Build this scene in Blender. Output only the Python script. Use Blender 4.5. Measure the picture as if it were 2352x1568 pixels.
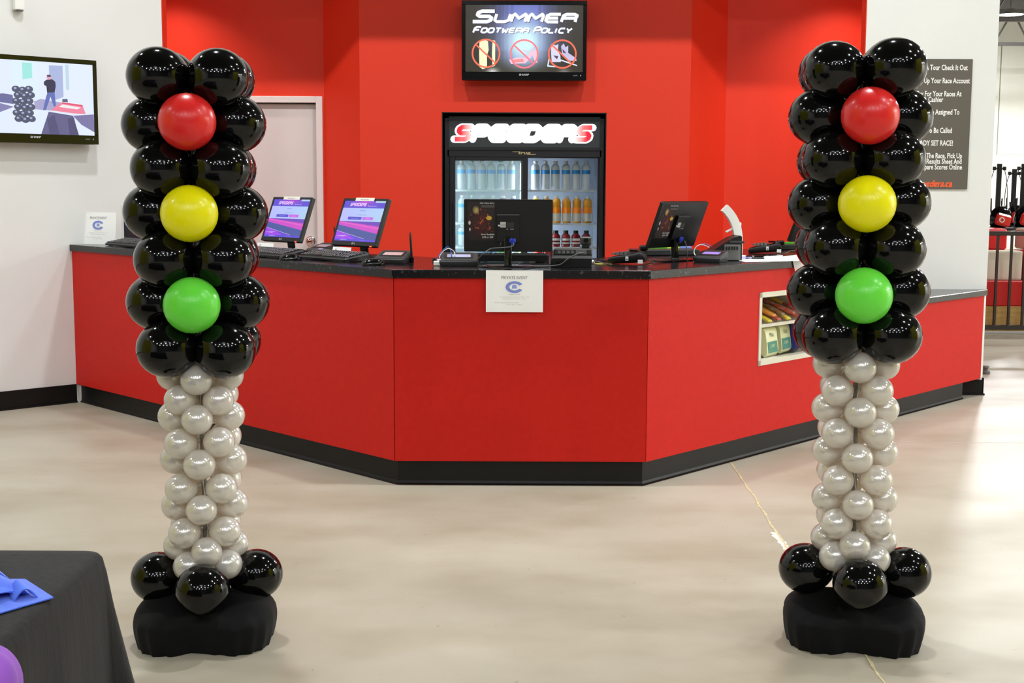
import bpy, bmesh, math, random
from math import sin, cos, tan, pi, radians, atan2, sqrt
from mathutils import Vector, Matrix

for o in list(bpy.data.objects):
    bpy.data.objects.remove(o)
SC = bpy.context.scene
COL = SC.collection
random.seed(7)

# ------------------------------------------------------------------ camera
FP, PITCH, ROLL, HC = 3050.0, 0.117, 0.0047, 1.478
cam_d = bpy.data.cameras.new('camera')
cam = bpy.data.objects.new('camera', cam_d)
COL.objects.link(cam)
cam_d.sensor_width = 36.0
cam_d.lens = FP / 2352.0 * 36.0
cam.matrix_world = (Matrix.Translation((0, 0, HC)) @ Matrix.Rotation(pi / 2 - PITCH, 4, 'X')
                    @ Matrix.Rotation(ROLL, 4, 'Z'))
SC.camera = cam

# ------------------------------------------------------------------ world, view, lights
SC.view_settings.view_transform = 'Standard'
SC.view_settings.look = 'None'
SC.view_settings.gamma = 1.0
SC.view_settings.exposure = 0.2
SC.view_settings.use_curve_mapping = False
w = bpy.data.worlds.new('world')
SC.world = w
w.use_nodes = True
w.node_tree.nodes['Background'].inputs[0].default_value = (1.0, 0.97, 0.92, 1)
w.node_tree.nodes['Background'].inputs[1].default_value = 0.35


def lamp(x, y, z, power, size=0.5, col=(0.965, 0.99, 1.0), sy=None, spread=None, rot=(0, 0, 0)):
    d = bpy.data.lights.new('ceiling_light', 'AREA')
    d.shape = 'DISK' if sy is None else 'RECTANGLE'
    d.size = size
    if sy is not None:
        d.size_y = sy
    d.energy = power
    d.color = col
    if spread:
        d.spread = spread
    o = bpy.data.objects.new('ceiling_light', d)
    o.location = (x, y, z)
    o.rotation_euler = rot
    COL.objects.link(o)
    return o


LZ = 6.3
# high-bay lamps of the hall: one row above the desk, the others further back and to the right
for lx, ly, p in [(-4.4, 6.1, 50), (-1.55, 6.15, 150), (1.4, 6.2, 140), (4.3, 6.1, 75), (7.2, 6.1, 75),
                  (-6.8, 2.6, 60), (4.6, 2.6, 75), (7.4, 2.4, 110),
                  (-6.8, -1.5, 50), (4.6, -1.6, 75), (7.4, -1.6, 70),
                  (-5.4, -4.8, 90), (-2.5, -4.8, 100), (0.4, -4.8, 115), (3.3, -4.8, 115), (6.2, -4.8, 90),
                  (-4.0, -8.2, 90), (-1.0, -8.2, 120), (2.0, -8.2, 120), (5.0, -8.2, 90)]:
    lamp(lx, ly, LZ, p, 0.36)
# unseen lamps added far right to brighten the right counter wing
lamp(17, 6.2, 5.0, 900, 0.9)
lamp(17, 9.4, 5.0, 700, 0.9)
# two strip lights over the camera
lamp(-0.3, -1.5, 5.2, 22, 1.3, (0.82, 0.88, 1.0), 0.3)
lamp(1.6, -1.5, 5.2, 16, 0.8, (0.82, 0.88, 1.0), 0.3)
# the hall beyond the desk
for lx, ly, p in [(9, 15, 420), (12, 18, 1100), (10, 27, 900), (16, 36, 1100), (12, 40, 1100)]:
    lamp(lx, ly, 6.6, p, 0.8)
# recessed spots over the two side bays behind the desk
for lx, ly in [(-2.62, 9.93), (2.5, 9.93)]:
    lamp(lx, ly, 3.17, 8, 0.14, (1.0, 0.9, 0.82), spread=radians(110))

# ------------------------------------------------------------------ pixel to place helpers


def ray(px, py):
    x, y = (px - 1176) / FP, (py - 784) / FP
    x, y = x * cos(ROLL) + y * sin(ROLL), -x * sin(ROLL) + y * cos(ROLL)
    return Vector((x, cos(PITCH) - y * sin(PITCH), -sin(PITCH) - y * cos(PITCH)))


CAM = Vector((0, 0, HC))


def at(px, py, Y):
    d = ray(px, py)
    return CAM + d * (Y / d.y)


def onz(px, py, z):
    d = ray(px, py)
    return CAM + d * ((z - HC) / d.z)


def onp(px, py, p0, n):
    d = ray(px, py)
    return CAM + d * ((Vector(p0) - CAM).dot(n) / d.dot(n))


# ------------------------------------------------------------------ materials


def lin(c):
    return tuple(((v / 255.0) / 12.92 if v / 255.0 <= 0.04045 else ((v / 255.0 + 0.055) / 1.055) ** 2.4) for v in c)


MATS = {}


def mat(name, rgb=None, rough=0.5, metal=0.0, spec=0.5, coat=0.0, trans=0.0, emit=None, es=1.0, alpha=1.0,
        noise=None, bump=None, sheen=0.0, ior=1.45, nrough=None):
    """noise=(scale, rgb2, lo, hi[, stretch])  bump=(scale, strength[, stretch])"""
    if name in MATS:
        return MATS[name]
    m = bpy.data.materials.new(name)
    m.use_nodes = True
    nt = m.node_tree
    b = nt.nodes['Principled BSDF']
    c = lin(rgb or (128, 128, 128))
    b.inputs['Base Color'].default_value = (*c, 1)
    b.inputs['Roughness'].default_value = rough
    b.inputs['Metallic'].default_value = metal
    b.inputs['Specular IOR Level'].default_value = spec
    b.inputs['Coat Weight'].default_value = coat
    b.inputs['Coat Roughness'].default_value = 0.06
    b.inputs['Transmission Weight'].default_value = trans
    b.inputs['IOR'].default_value = ior
    b.inputs['Alpha'].default_value = alpha
    b.inputs['Sheen Weight'].default_value = sheen
    if emit:
        b.inputs['Emission Color'].default_value = (*lin(emit), 1)
        b.inputs['Emission Strength'].default_value = es
    tc = None

    def coords(stretch):
        nonlocal tc
        if tc is None:
            tc = nt.nodes.new('ShaderNodeTexCoord')
        mp = nt.nodes.new('ShaderNodeMapping')
        mp.inputs['Scale'].default_value = stretch
        nt.links.new(tc.outputs['Object'], mp.inputs[0])
        return mp
    if noise:
        mp = coords(noise[4] if len(noise) > 4 else (1, 1, 1))
        n = nt.nodes.new('ShaderNodeTexNoise')
        n.inputs['Scale'].default_value = noise[0]
        n.inputs['Detail'].default_value = 6
        nt.links.new(mp.outputs[0], n.inputs['Vector'])
        r = nt.nodes.new('ShaderNodeValToRGB')
        r.color_ramp.elements[0].position = noise[2]
        r.color_ramp.elements[1].position = noise[3]
        r.color_ramp.elements[0].color = (*c, 1)
        r.color_ramp.elements[1].color = (*lin(noise[1]), 1)
        nt.links.new(n.outputs['Fac'], r.inputs[0])
        nt.links.new(r.outputs[0], b.inputs['Base Color'])
        if nrough:
            mr = nt.nodes.new('ShaderNodeMapRange')
            mr.inputs['To Min'].default_value = nrough[0]
            mr.inputs['To Max'].default_value = nrough[1]
            nt.links.new(n.outputs['Fac'], mr.inputs['Value'])
            nt.links.new(mr.outputs[0], b.inputs['Roughness'])
    if bump:
        mp = coords(bump[2] if len(bump) > 2 else (1, 1, 1))
        n = nt.nodes.new('ShaderNodeTexNoise')
        n.inputs['Scale'].default_value = bump[0]
        n.inputs['Detail'].default_value = 4
        nt.links.new(mp.outputs[0], n.inputs['Vector'])
        bp = nt.nodes.new('ShaderNodeBump')
        bp.inputs['Strength'].default_value = bump[1]
        bp.inputs['Distance'].default_value = 0.01
        nt.links.new(n.outputs['Fac'], bp.inputs['Height'])
        nt.links.new(bp.outputs[0], b.inputs['Normal'])
    MATS[name] = m
    return m


def color_attr_mat(name, emissive, strength=1.0, rough=0.5):
    m = bpy.data.materials.new(name)
    m.use_nodes = True
    nt = m.node_tree
    b = nt.nodes['Principled BSDF']
    a = nt.nodes.new('ShaderNodeAttribute')
    a.attribute_name = 'Col'
    b.inputs['Roughness'].default_value = rough
    if emissive:
        b.inputs['Base Color'].default_value = (0.01, 0.01, 0.01, 1)
        b.inputs['Emission Strength'].default_value = strength * 2 ** -SC.view_settings.exposure
        nt.links.new(a.outputs['Color'], b.inputs['Emission Color'])
        b.inputs['Roughness'].default_value = 0.25
    else:
        nt.links.new(a.outputs['Color'], b.inputs['Base Color'])
    MATS[name] = m
    return m


PRINT = color_attr_mat('ink_on_paper', False, rough=0.7)
SCREEN = color_attr_mat('lit_screen', True, 1.0)
BACKLIT = color_attr_mat('backlit_sign', True, 1.25)

M = dict(
    white=mat('white_wall_paint', (226, 226, 223), 0.6, noise=(1.2, (220, 220, 217), 0.3, 0.7), bump=(60, 0.04)),
    red=mat('red_wall_paint', (222, 56, 32), 0.5, spec=0.35, bump=(90, 0.05)),
    laminate=mat('red_laminate', (206, 38, 30), 0.5, spec=0.14, noise=(30, (199, 35, 28), 0.3, 0.7), bump=(220, 0.03)),
    black=mat('black_plastic', (17, 17, 17), 0.38),
    gloss=mat('gloss_black_plastic', (10, 10, 10), 0.12),
    dgrey=mat('dark_grey_plastic', (46, 46, 47), 0.45),
    grey=mat('grey_plastic', (100, 100, 98), 0.5),
    rubber=mat('black_rubber', (14, 13, 12), 0.45, spec=0.35),
    top=mat('black_stone_worktop', (15, 15, 17), 0.16, spec=0.42, noise=(52, (84, 84, 90), 0.6, 0.74), nrough=(0.14, 0.24)),
    steel=mat('brushed_steel', (190, 188, 184), 0.3, 1.0),
    chrome=mat('chrome', (220, 218, 214), 0.12, 1.0),
    paper=mat('white_paper', (253, 253, 253), 0.7),
    wplastic=mat('white_plastic', (232, 231, 226), 0.4),
    door=mat('pale_door_paint', (221, 211, 208), 0.45, noise=(1.0, (215, 206, 203), 0.3, 0.7)),
    doorframe=mat('pale_frame_paint', (226, 217, 214), 0.4),
    balloon=mat('black_latex', (7, 7, 7), 0.09, spec=0.42),
    pearl=None,
    cloth=mat('black_tablecloth', (34, 31, 29), 0.9, spec=0.2, sheen=0.08, noise=(60, (19, 17, 16), 0.3, 0.7, (1, 1, 0.05)), bump=(260, 0.12, (1, 1, 0.08))),
    cover=mat('black_stretch_fabric', (6, 6, 7), 0.85, spec=0.25, sheen=0.03, bump=(300, 0.12)),
    cable=mat('black_cable', (24, 24, 24), 0.4),
    gcable=mat('grey_cable', (82, 84, 82), 0.45),
    wcable=mat('white_cable', (225, 225, 220), 0.45),
    bcable=mat('blue_cable', (50, 110, 190), 0.45),
    vga=mat('blue_plug', (52, 74, 205), 0.4),
    cream=mat('cream_laminate', (219, 214, 196), 0.45),
    ceil=mat('hall_ceiling', (74, 74, 74), 0.8),
    hallwhite=mat('hall_white_wall', (236, 235, 228), 0.6, noise=(0.4, (228, 227, 219), 0.3, 0.7)),
    lime=mat('lime_wall_paint', (196, 190, 30), 0.6),
    backw=mat('hall_grey_wall', (80, 82, 88), 0.6, noise=(0.8, (70, 72, 80), 0.35, 0.65)),
)


def pearl_mat():
    m = bpy.data.materials.new('pearl_latex')
    m.use_nodes = True
    nt = m.node_tree
    b = nt.nodes['Principled BSDF']
    b.inputs['Base Color'].default_value = (*lin((243, 240, 234)), 1)
    b.inputs['Metallic'].default_value = 0.3
    b.inputs['Roughness'].default_value = 0.19
    b.inputs['Coat Weight'].default_value = 0.6
    b.inputs['Coat Roughness'].default_value = 0.12
    t = nt.nodes.new('ShaderNodeBsdfTranslucent')
    t.inputs[0].default_value = (*lin((228, 216, 200)), 1)
    mx = nt.nodes.new('ShaderNodeMixShader')
    mx.inputs[0].default_value = 0.38
    out = nt.nodes['Material Output']
    nt.links.new(b.outputs[0], mx.inputs[1])
    nt.links.new(t.outputs[0], mx.inputs[2])
    nt.links.new(mx.outputs[0], out.inputs[0])
    return m


M['pearl'] = pearl_mat()


def floor_mat():
    m = bpy.data.materials.new('polished_concrete')
    m.use_nodes = True
    nt = m.node_tree
    b = nt.nodes['Principled BSDF']
    tc = nt.nodes.new('ShaderNodeTexCoord')

    def noise(sc, det, st=(1, 1, 1)):
        mp = nt.nodes.new('ShaderNodeMapping')
        mp.inputs['Scale'].default_value = st
        nt.links.new(tc.outputs['Object'], mp.inputs[0])
        n = nt.nodes.new('ShaderNodeTexNoise')
        n.inputs['Scale'].default_value = sc
        n.inputs['Detail'].default_value = det
        nt.links.new(mp.outputs[0], n.inputs['Vector'])
        return n

    def ramp(src, stops):
        r = nt.nodes.new('ShaderNodeValToRGB')
        r.color_ramp.elements[0].position = stops[0][0]
        r.color_ramp.elements[0].color = (*lin(stops[0][1]), 1)
        r.color_ramp.elements[1].position = stops[-1][0]
        r.color_ramp.elements[1].color = (*lin(stops[-1][1]), 1)
        nt.links.new(src, r.inputs[0])
        return r
    a = noise(0.9, 5)
    base = ramp(a.outputs['Fac'], [(0.3, (164, 157, 139)), (0.72, (184, 177, 161))])
    s = noise(1.7, 9, (0.8, 1.3, 1))
    st = ramp(s.outputs['Fac'], [(0.42, (255, 255, 255)), (0.8, (216, 204, 190))])
    mx = nt.nodes.new('ShaderNodeMixRGB')
    mx.blend_type = 'MULTIPLY'
    mx.inputs[0].default_value = 0.8
    nt.links.new(base.outputs[0], mx.inputs[1])
    nt.links.new(st.outputs[0], mx.inputs[2])
    f = noise(34, 6)
    fr = ramp(f.outputs['Fac'], [(0.68, (255, 255, 255)), (0.76, (170, 152, 132))])
    mx2 = nt.nodes.new('ShaderNodeMixRGB')
    mx2.blend_type = 'MULTIPLY'
    mx2.inputs[0].default_value = 0.5
    nt.links.new(mx.outputs[0], mx2.inputs[1])
    nt.links.new(fr.outputs[0], mx2.inputs[2])
    nt.links.new(mx2.outputs[0], b.inputs['Base Color'])
    mr = nt.nodes.new('ShaderNodeMapRange')
    mr.inputs['To Min'].default_value = 0.34
    mr.inputs['To Max'].default_value = 0.5
    nt.links.new(s.outputs['Fac'], mr.inputs['Value'])
    nt.links.new(mr.outputs[0], b.inputs['Roughness'])
    b.inputs['Specular IOR Level'].default_value = 0.28
    return m


M['floor'] = floor_mat()

# ------------------------------------------------------------------ mesh helpers


def mesh_of(name, bm, smooth=False, angle=None):
    me = bpy.data.meshes.new(name)
    bm.to_mesh(me)
    bm.free()
    if smooth:
        for p in me.polygons:
            p.use_smooth = True
        if angle:
            try:
                me.set_sharp_from_angle(angle=radians(angle))
            except Exception:
                pass
    return me


def link(name, me, m=None, parent=None, loc=None, rot=None):
    o = bpy.data.objects.new(name, me)
    COL.objects.link(o)
    if m is not None and me is not None:
        if len(me.materials) == 0:
            me.materials.append(m)
    if parent is not None:
        o.parent = parent
    if loc is not None:
        o.location = loc
    if rot is not None:
        o.rotation_euler = rot
    return o


def ob(name, bm, m, parent=None, smooth=False, angle=40, loc=None, rot=None):
    return link(name, mesh_of(name, bm, smooth, angle), m, parent, loc, rot)


def tag(o, label, cat, group=None):
    o['label'] = label
    o['category'] = cat
    if group:
        o['group'] = group
    return o


def thing(name, label, cat, loc=(0, 0, 0), rz=0.0, group=None, rot=None):
    o = bpy.data.objects.new(name, None)
    o.empty_display_size = 0.05
    COL.objects.link(o)
    o.location = loc
    o.rotation_euler = rot if rot else (0, 0, rz)
    return tag(o, label, cat, group)


def struct(name, bm, m, smooth=False):
    o = ob(name, bm, m, None, smooth)
    o['kind'] = 'structure'
    return o


def N():
    return bmesh.new()


def box(bm, x0, x1, y0, y1, z0, z1, bev=0.0, mx=None, seg=1):
    b2 = bmesh.new()
    vs = [b2.verts.new((x, y, z)) for x in (x0, x1) for y in (y0, y1) for z in (z0, z1)]
    for f in [(0, 1, 3, 2), (4, 6, 7, 5), (0, 4, 5, 1), (2, 3, 7, 6), (0, 2, 6, 4), (1, 5, 7, 3)]:
        b2.faces.new([vs[i] for i in f])
    if bev > 0:
        bmesh.ops.bevel(b2, geom=b2.edges[:], offset=bev, segments=seg, affect='EDGES', profile=0.6)
    merge(bm, b2, mx)
    return bm


def merge(bm, b2, mx=None):
    if mx is not None:
        bmesh.ops.transform(b2, matrix=mx, verts=b2.verts[:])
    tmp = bpy.data.meshes.new('t')
    b2.to_mesh(tmp)
    b2.free()
    bm.from_mesh(tmp)
    bpy.data.meshes.remove(tmp)


def prism(bm, pts, z0, z1, bev=0.0):
    b2 = bmesh.new()
    lo = [b2.verts.new((p[0], p[1], z0)) for p in pts]
    hi = [b2.verts.new((p[0], p[1], z1)) for p in pts]
    n = len(pts)
    b2.faces.new(lo[::-1])
    b2.faces.new(hi)
    for i in range(n):
        j = (i + 1) % n
        b2.faces.new((lo[i], lo[j], hi[j], hi[i]))
    bmesh.ops.recalc_face_normals(b2, faces=b2.faces[:])
    if bev:
        bmesh.ops.bevel(b2, geom=b2.edges[:], offset=bev, segments=1, affect='EDGES')
    merge(bm, b2)
    return bm


def lathe(bm, prof, seg=20, mx=None):
    b2 = bmesh.new()
    rings = []
    for r, z in prof:
        if r < 1e-5:
            rings.append([b2.verts.new((0, 0, z))])
        else:
            rings.append([b2.verts.new((r * cos(2 * pi * i / seg), r * sin(2 * pi * i / seg), z)) for i in range(seg)])
    for a, b in zip(rings, rings[1:]):
        for i in range(seg):
            j = (i + 1) % seg
            if len(a) == 1 and len(b) == 1:
                continue
            if len(a) == 1:
                b2.faces.new((a[0], b[j], b[i]))
            elif len(b) == 1:
                b2.faces.new((a[i], a[j], b[0]))
            else:
                b2.faces.new((a[i], a[j], b[j], b[i]))
    bmesh.ops.recalc_face_normals(b2, faces=b2.faces[:])
    merge(bm, b2, mx)
    return bm


def cyl(bm, r, p0, p1, seg=14, r2=None):
    p0, p1 = Vector(p0), Vector(p1)
    L = (p1 - p0).length
    q = (p1 - p0).to_track_quat('Z', 'Y').to_matrix().to_4x4()
    r2 = r if r2 is None else r2
    return lathe(bm, [(0, 0), (r, 0), (r2, L), (0, L)], seg, Matrix.Translation(p0) @ q)


def spline(pts, n=8):
    P = [Vector(p) for p in pts]
    P = [P[0] * 2 - P[1]] + P + [P[-1] * 2 - P[-2]]
    out = []
    for i in range(1, len(P) - 2):
        for k in range(n):
            t = k / n
            a, b, c, d = P[i - 1], P[i], P[i + 1], P[i + 2]
            out.append(0.5 * ((2 * b) + (c - a) * t + (2 * a - 5 * b + 4 * c - d) * t * t + (3 * b - a - 3 * c + d) * t ** 3))
    out.append(P[-2])
    return out


def tube(bm, pts, r, seg=8, n=8, smooth_path=True):
    path = spline(pts, n) if smooth_path and len(pts) > 2 else [Vector(p) for p in pts]
    rings = []
    b2 = bmesh.new()
    up = Vector((0.13, 0.21, 0.97))
    for i, p in enumerate(path):
        t = (path[min(i + 1, len(path) - 1)] - path[max(i - 1, 0)]).normalized()
        s = t.cross(up)
        if s.length < 1e-3:
            s = t.cross(Vector((1, 0, 0)))
        s.normalize()
        u = s.cross(t)
        rings.append([b2.verts.new(p + (s * cos(2 * pi * k / seg) + u * sin(2 * pi * k / seg)) * r) for k in range(seg)])
    for a, b in zip(rings, rings[1:]):
        for k in range(seg):
            b2.faces.new((a[k], a[(k + 1) % seg], b[(k + 1) % seg], b[k]))
    b2.faces.new(rings[0][::-1])
    b2.faces.new(rings[-1])
    bmesh.ops.recalc_face_normals(b2, faces=b2.faces[:])
    merge(bm, b2)
    return bm


def coil(p0, p1, r, turns, per=8, sag=0.0):
    p0, p1 = Vector(p0), Vector(p1)
    t = (p1 - p0).normalized()
    s = t.cross(Vector((0, 0, 1))).normalized()
    u = s.cross(t)
    out = []
    n = turns * per
    for i in range(n + 1):
        a = 2 * pi * i / per
        c = p0.lerp(p1, i / n) + Vector((0, 0, -sag * sin(pi * i / n)))
        out.append(c + (s * cos(a) + u * sin(a)) * r)
    return out


def rrect(w, h, r, n=4):
    """rounded rectangle ring, centred, in 2D"""
    out = []
    r = min(r, w / 2 - 1e-5, h / 2 - 1e-5)
    for cx, cy, a0 in [(w / 2 - r, h / 2 - r, 0), (-w / 2 + r, h / 2 - r, pi / 2), (-w / 2 + r, -h / 2 + r, pi), (w / 2 - r, -h / 2 + r, 1.5 * pi)]:
        for k in range(n + 1):
            a = a0 + pi / 2 * k / n
            out.append((cx + r * cos(a), cy + r * sin(a)))
    return out


def loft(bm, rings, caps=True, mx=None):
    b2 = bmesh.new()
    R = [[b2.verts.new(p) for p in ring] for ring in rings]
    n = len(R[0])
    for a, b in zip(R, R[1:]):
        for k in range(n):
            b2.faces.new((a[k], a[(k + 1) % n], b[(k + 1) % n], b[k]))
    if caps:
        b2.faces.new(R[0][::-1])
        b2.faces.new(R[-1])
    bmesh.ops.recalc_face_normals(b2, faces=b2.faces[:])
    merge(bm, b2, mx)
    return bm


def rprism(bm, x0, x1, z0, z1, y0, y1, r, n=5):
    """rounded rectangle in XZ, extruded in Y"""
    cx, cz = (x0 + x1) / 2, (z0 + z1) / 2
    ring = rrect(x1 - x0, z1 - z0, r, n)
    return loft(bm, [[(cx + a, y0, cz + b) for a, b in ring], [(cx + a, y1, cz + b) for a, b in ring]])


# ------------------------------------------------------------------ flat print (posters, screens, lettering)
_txt = {}


def text_mesh(s, shear=0.0, bold=0.0):
    k = (s, shear, bold)
    if k in _txt:
        return _txt[k]
    c = bpy.data.curves.new('t', 'FONT')
    c.body = s
    c.size = 1.0
    c.shear = shear
    c.offset = bold
    c.resolution_u = 2
    o = bpy.data.objects.new('t', c)
    COL.objects.link(o)
    dg = bpy.context.evaluated_depsgraph_get()
    me = bpy.data.meshes.new_from_object(o.evaluated_get(dg))
    vs = [(v.co.x, v.co.y) for v in me.vertices]
    fs = [tuple(p.vertices) for p in me.polygons]
    bpy.data.objects.remove(o)
    bpy.data.curves.remove(c)
    bpy.data.meshes.remove(me)
    xs = [v[0] for v in vs] or [0]
    _txt[k] = (vs, fs, min(xs), max(xs))
    return _txt[k]


GL = {
    'S': [[(1, 1), (.25, 1), (.05, .85), (.05, .65), (.22, .5), (.78, .5), (.95, .35), (.95, .15), (.75, 0), (-.1, 0)]],
    'P': [[(0, 0), (0, .8), (.2, 1), (.8, 1), (1, .85), (1, .6), (.8, .45), (.1, .45)]],
    'E': [[(1, 1), (.25, 1), (.05, .8), (.05, .2), (.25, 0), (1, 0)], [(.05, .5), (.9, .5)]],
    'D': [[(0, 1), (.75, 1), (1, .8), (1, .2), (.75, 0), (0, 0), (0, 1)]],
    'R': [[(0, 0), (0, .8), (.2, 1), (.8, 1), (1, .85), (1, .62), (.85, .5), (.1, .5)], [(.85, .5), (1, .35), (1, 0)]],
    'U': [[(0, 1), (0, .2), (.2, 0), (.75, 0), (1, .2), (1, 1)]],
    'M': [[(0, 0), (0, .8), (.12, 1), (.5, .45), (.88, 1), (1, .8), (1, 0)]],
    'F': [[(0, 0), (0, .75), (.25, 1), (1, 1)], [(0, .5), (.85, .5)]],
    'O': [[(.2, 0), (0, .2), (0, .8), (.2, 1), (.8, 1), (1, .8), (1, .2), (.8, 0), (.2, 0)]],
    'T': [[(0, 1), (1, 1)], [(.5, 1), (.5, 0)]],
    'W': [[(0, 1), (.2, 0), (.5, .6), (.8, 0), (1, 1)]],
    'A': [[(0, 0), (0, .8), (.2, 1), (.8, 1), (1, .8), (1, 0)], [(0, .42), (1, .42)]],
    'L': [[(0, 1), (0, .2), (.2, 0), (1, 0)]],
    'I': [[(.1, 1), (.1, 0)]],
    'C': [[(1, 1), (.25, 1), (0, .8), (0, .2), (.25, 0), (1, 0)]],
    'Y': [[(0, 1), (.5, .5), (1, 1)], [(.5, .5), (.5, 0)]],
}


class Flat:
    def __init__(s):
        s.v, s.f, s.c = [], [], []

    def poly(s, pts, col, layer=1):
        b = len(s.v)
        c = lin(col)
        for p in pts:
            s.v.append((p[0], p[1], layer))
            s.c.append(c)
        s.f.append(tuple(range(b, b + len(pts))))

    def rect(s, x0, x1, y0, y1, col, layer=1):
        s.poly([(x0, y0), (x1, y0), (x1, y1), (x0, y1)], col, layer)

    def disc(s, x, y, rx, ry, col, layer=1, n=20):
        s.poly([(x + rx * cos(2 * pi * i / n), y + ry * sin(2 * pi * i / n)) for i in range(n)], col, layer)

    def ring(s, x, y, r0, r1, col, layer=1, a0=0, a1=2 * pi, n=32, sy=1.0):
        for i in range(n):
            a, b = a0 + (a1 - a0) * i / n, a0 + (a1 - a0) * (i + 1) / n
            s.poly([(x + r0 * cos(a), y + r0 * sy * sin(a)), (x + r1 * cos(a), y + r1 * sy * sin(a)),
                    (x + r1 * cos(b), y + r1 * sy * sin(b)), (x + r0 * cos(b), y + r0 * sy * sin(b))], col, layer)

    def grid(s, x0, x1, y0, y1, nx, ny, fn, layer=0):
        b = len(s.v)
        for j in range(ny + 1):
            for i in range(nx + 1):
                u, v = i / nx, j / ny
                s.v.append((x0 + (x1 - x0) * u, y0 + (y1 - y0) * v, layer))
                s.c.append(lin(fn(u, v)))
        for j in range(ny):
            for i in range(nx):
                a = b + j * (nx + 1) + i
                s.f.append((a, a + 1, a + nx + 2, a + nx + 1))

    def stroke(s, pts, wd, col, layer=1, butt=False):
        for a, b in zip(pts, pts[1:]):
            dx, dy = b[0] - a[0], b[1] - a[1]
            L = sqrt(dx * dx + dy * dy) or 1
            nx, ny = -dy / L * wd / 2, dx / L * wd / 2
            s.poly([(a[0] - nx, a[1] - ny), (b[0] - nx, b[1] - ny), (b[0] + nx, b[1] + ny), (a[0] + nx, a[1] + ny)], col, layer)
        for p in (pts[1:-1] if butt else pts):
            s.disc(p[0], p[1], wd / 2, wd / 2, col, layer, 10)

    def glyphs(s, word, x, y, h, gw, gap, wd, col, layer=1, shear=0.3, small=None, butt=True):
        """own blocky slanted lettering; col may be a function of the letter index"""
        for i, ch in enumerate(word):
            if ch == ' ':
                x += gw * 0.7
                continue
            big = (small is None) or (i in small[1])
            hh = h if big else h * small[0]
            ww = (gw if big else gw * small[0] * 1.1) * (0.3 if ch == 'I' else 1)
            for path in GL[ch]:
                pts = [(x + px * ww + shear * py * hh, y + py * hh) for px, py in path]
                s.stroke(pts, wd * (1 if big else small[0] * 1.15), col(i) if callable(col) else col, layer, butt)
            x += ww + gap
        return x

    def text(s, t, x, y, size, col, layer=1, align='L', sx=1.0, shear=0.0, bold=0.0):
        vs, fs, a, b = text_mesh(t, shear, bold)
        wd = (b - a) * size * sx
        ox = x - a * size * sx - (wd if align == 'R' else wd / 2 if align == 'C' else 0)
        base = len(s.v)
        c = lin(col)
        for v in vs:
            s.v.append((ox + v[0] * size * sx, y + v[1] * size, layer))
            s.c.append(c)
        for f in fs:
            s.f.append(tuple(base + i for i in f))
        return wd

    def build(s, name, m, parent=None, origin=(0, 0, 0), u=(1, 0, 0), v=(0, 0, 1), eps=0.0006):
        o0, U, V = Vector(origin), Vector(u).normalized(), Vector(v).normalized()
        n = U.cross(V)
        me = bpy.data.meshes.new(name)
        me.from_pydata([tuple(o0 + U * a + V * b + n * (k * eps)) for a, b, k in s.v], [], s.f)
        at_ = me.color_attributes.new('Col', 'FLOAT_COLOR', 'POINT')
        flat = []
        for c in s.c:
            flat += [c[0], c[1], c[2], 1.0]
        at_.data.foreach_set('color', flat)
        return link(name, me, m, parent)


# ================================================================== SETTING
Yf, XL, XR = 6.4456, -0.5774, 0.6632
tL, tR = 0.8054, 0.8325
dL = Vector((-cos(tL), sin(tL), 0))
dR = Vector((cos(tR), sin(tR), 0))
CL, CR = Vector((XL, Yf, 0)), Vector((XR, Yf, 0))
nL = Vector((-sin(tL), -cos(tL), 0))     # outward (customer) normals
nR = Vector((sin(tR), -cos(tR), 0))
SL, SR = 3.436, 4.0115
ZT, TT, ZK = 1.07, 0.041, 0.124
LE = CL + dL * SL
RE = CR + dR * SR

# floor
bm = N()
box(bm, -20, 34, -14, 60, -0.1, 0)
struct('floor', bm, M['floor'])
floor = bpy.data.objects['floor']
# filled saw-cut joints in the slab (slightly proud, ragged resin)
JM = mat('joint_filler', (216, 201, 150), 0.5, noise=(30, (190, 176, 140), 0.4, 0.6))
JW = mat('joint_patch', (222, 214, 204), 0.55)


def joint(p0, p1, wd, jit, m, n=60, z=0.0012):
    p0, p1 = Vector(p0), Vector(p1)
    d = (p1 - p0).normalized()
    s = Vector((-d.y, d.x, 0))
    rr = random.Random(3)
    me = bpy.data.meshes.new('joint_strip')
    vs, fs = [], []
    off = 0
    for i in range(n + 1):
        off = off * 0.8 + rr.uniform(-jit, jit)
        c = p0.lerp(p1, i / n) + s * off
        h = wd * rr.uniform(0.6, 1.4) / 2
        vs += [tuple(c - s * h + Vector((0, 0, z))), tuple(c + s * h + Vector((0, 0, z)))]
        if i:
            fs.append((2 * i - 2, 2 * i - 1, 2 * i + 1, 2 * i))
    me.from_pydata(vs, [], fs)
    return link('joint_strip', me, m, floor)


ja, jb = onz(1668, 1048, 0), onz(1812, 1266, 0)
jc = onz(2030, 1568, 0)
joint(ja, jb, 0.009, 0.004, JM)
joint(jb, jc + (jc - jb) * 0.6, 0.009, 0.003, JM)
joint(onz(1778, 1222, 0), onz(1806, 1262, 0), 0.03, 0.004, JW, 14, 0.0008)
joint(onz(2050, 1015, 0), onz(2352, 1017, 0) + Vector((2, 0, 0)), 0.005, 0.001, JW, 20)

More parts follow.
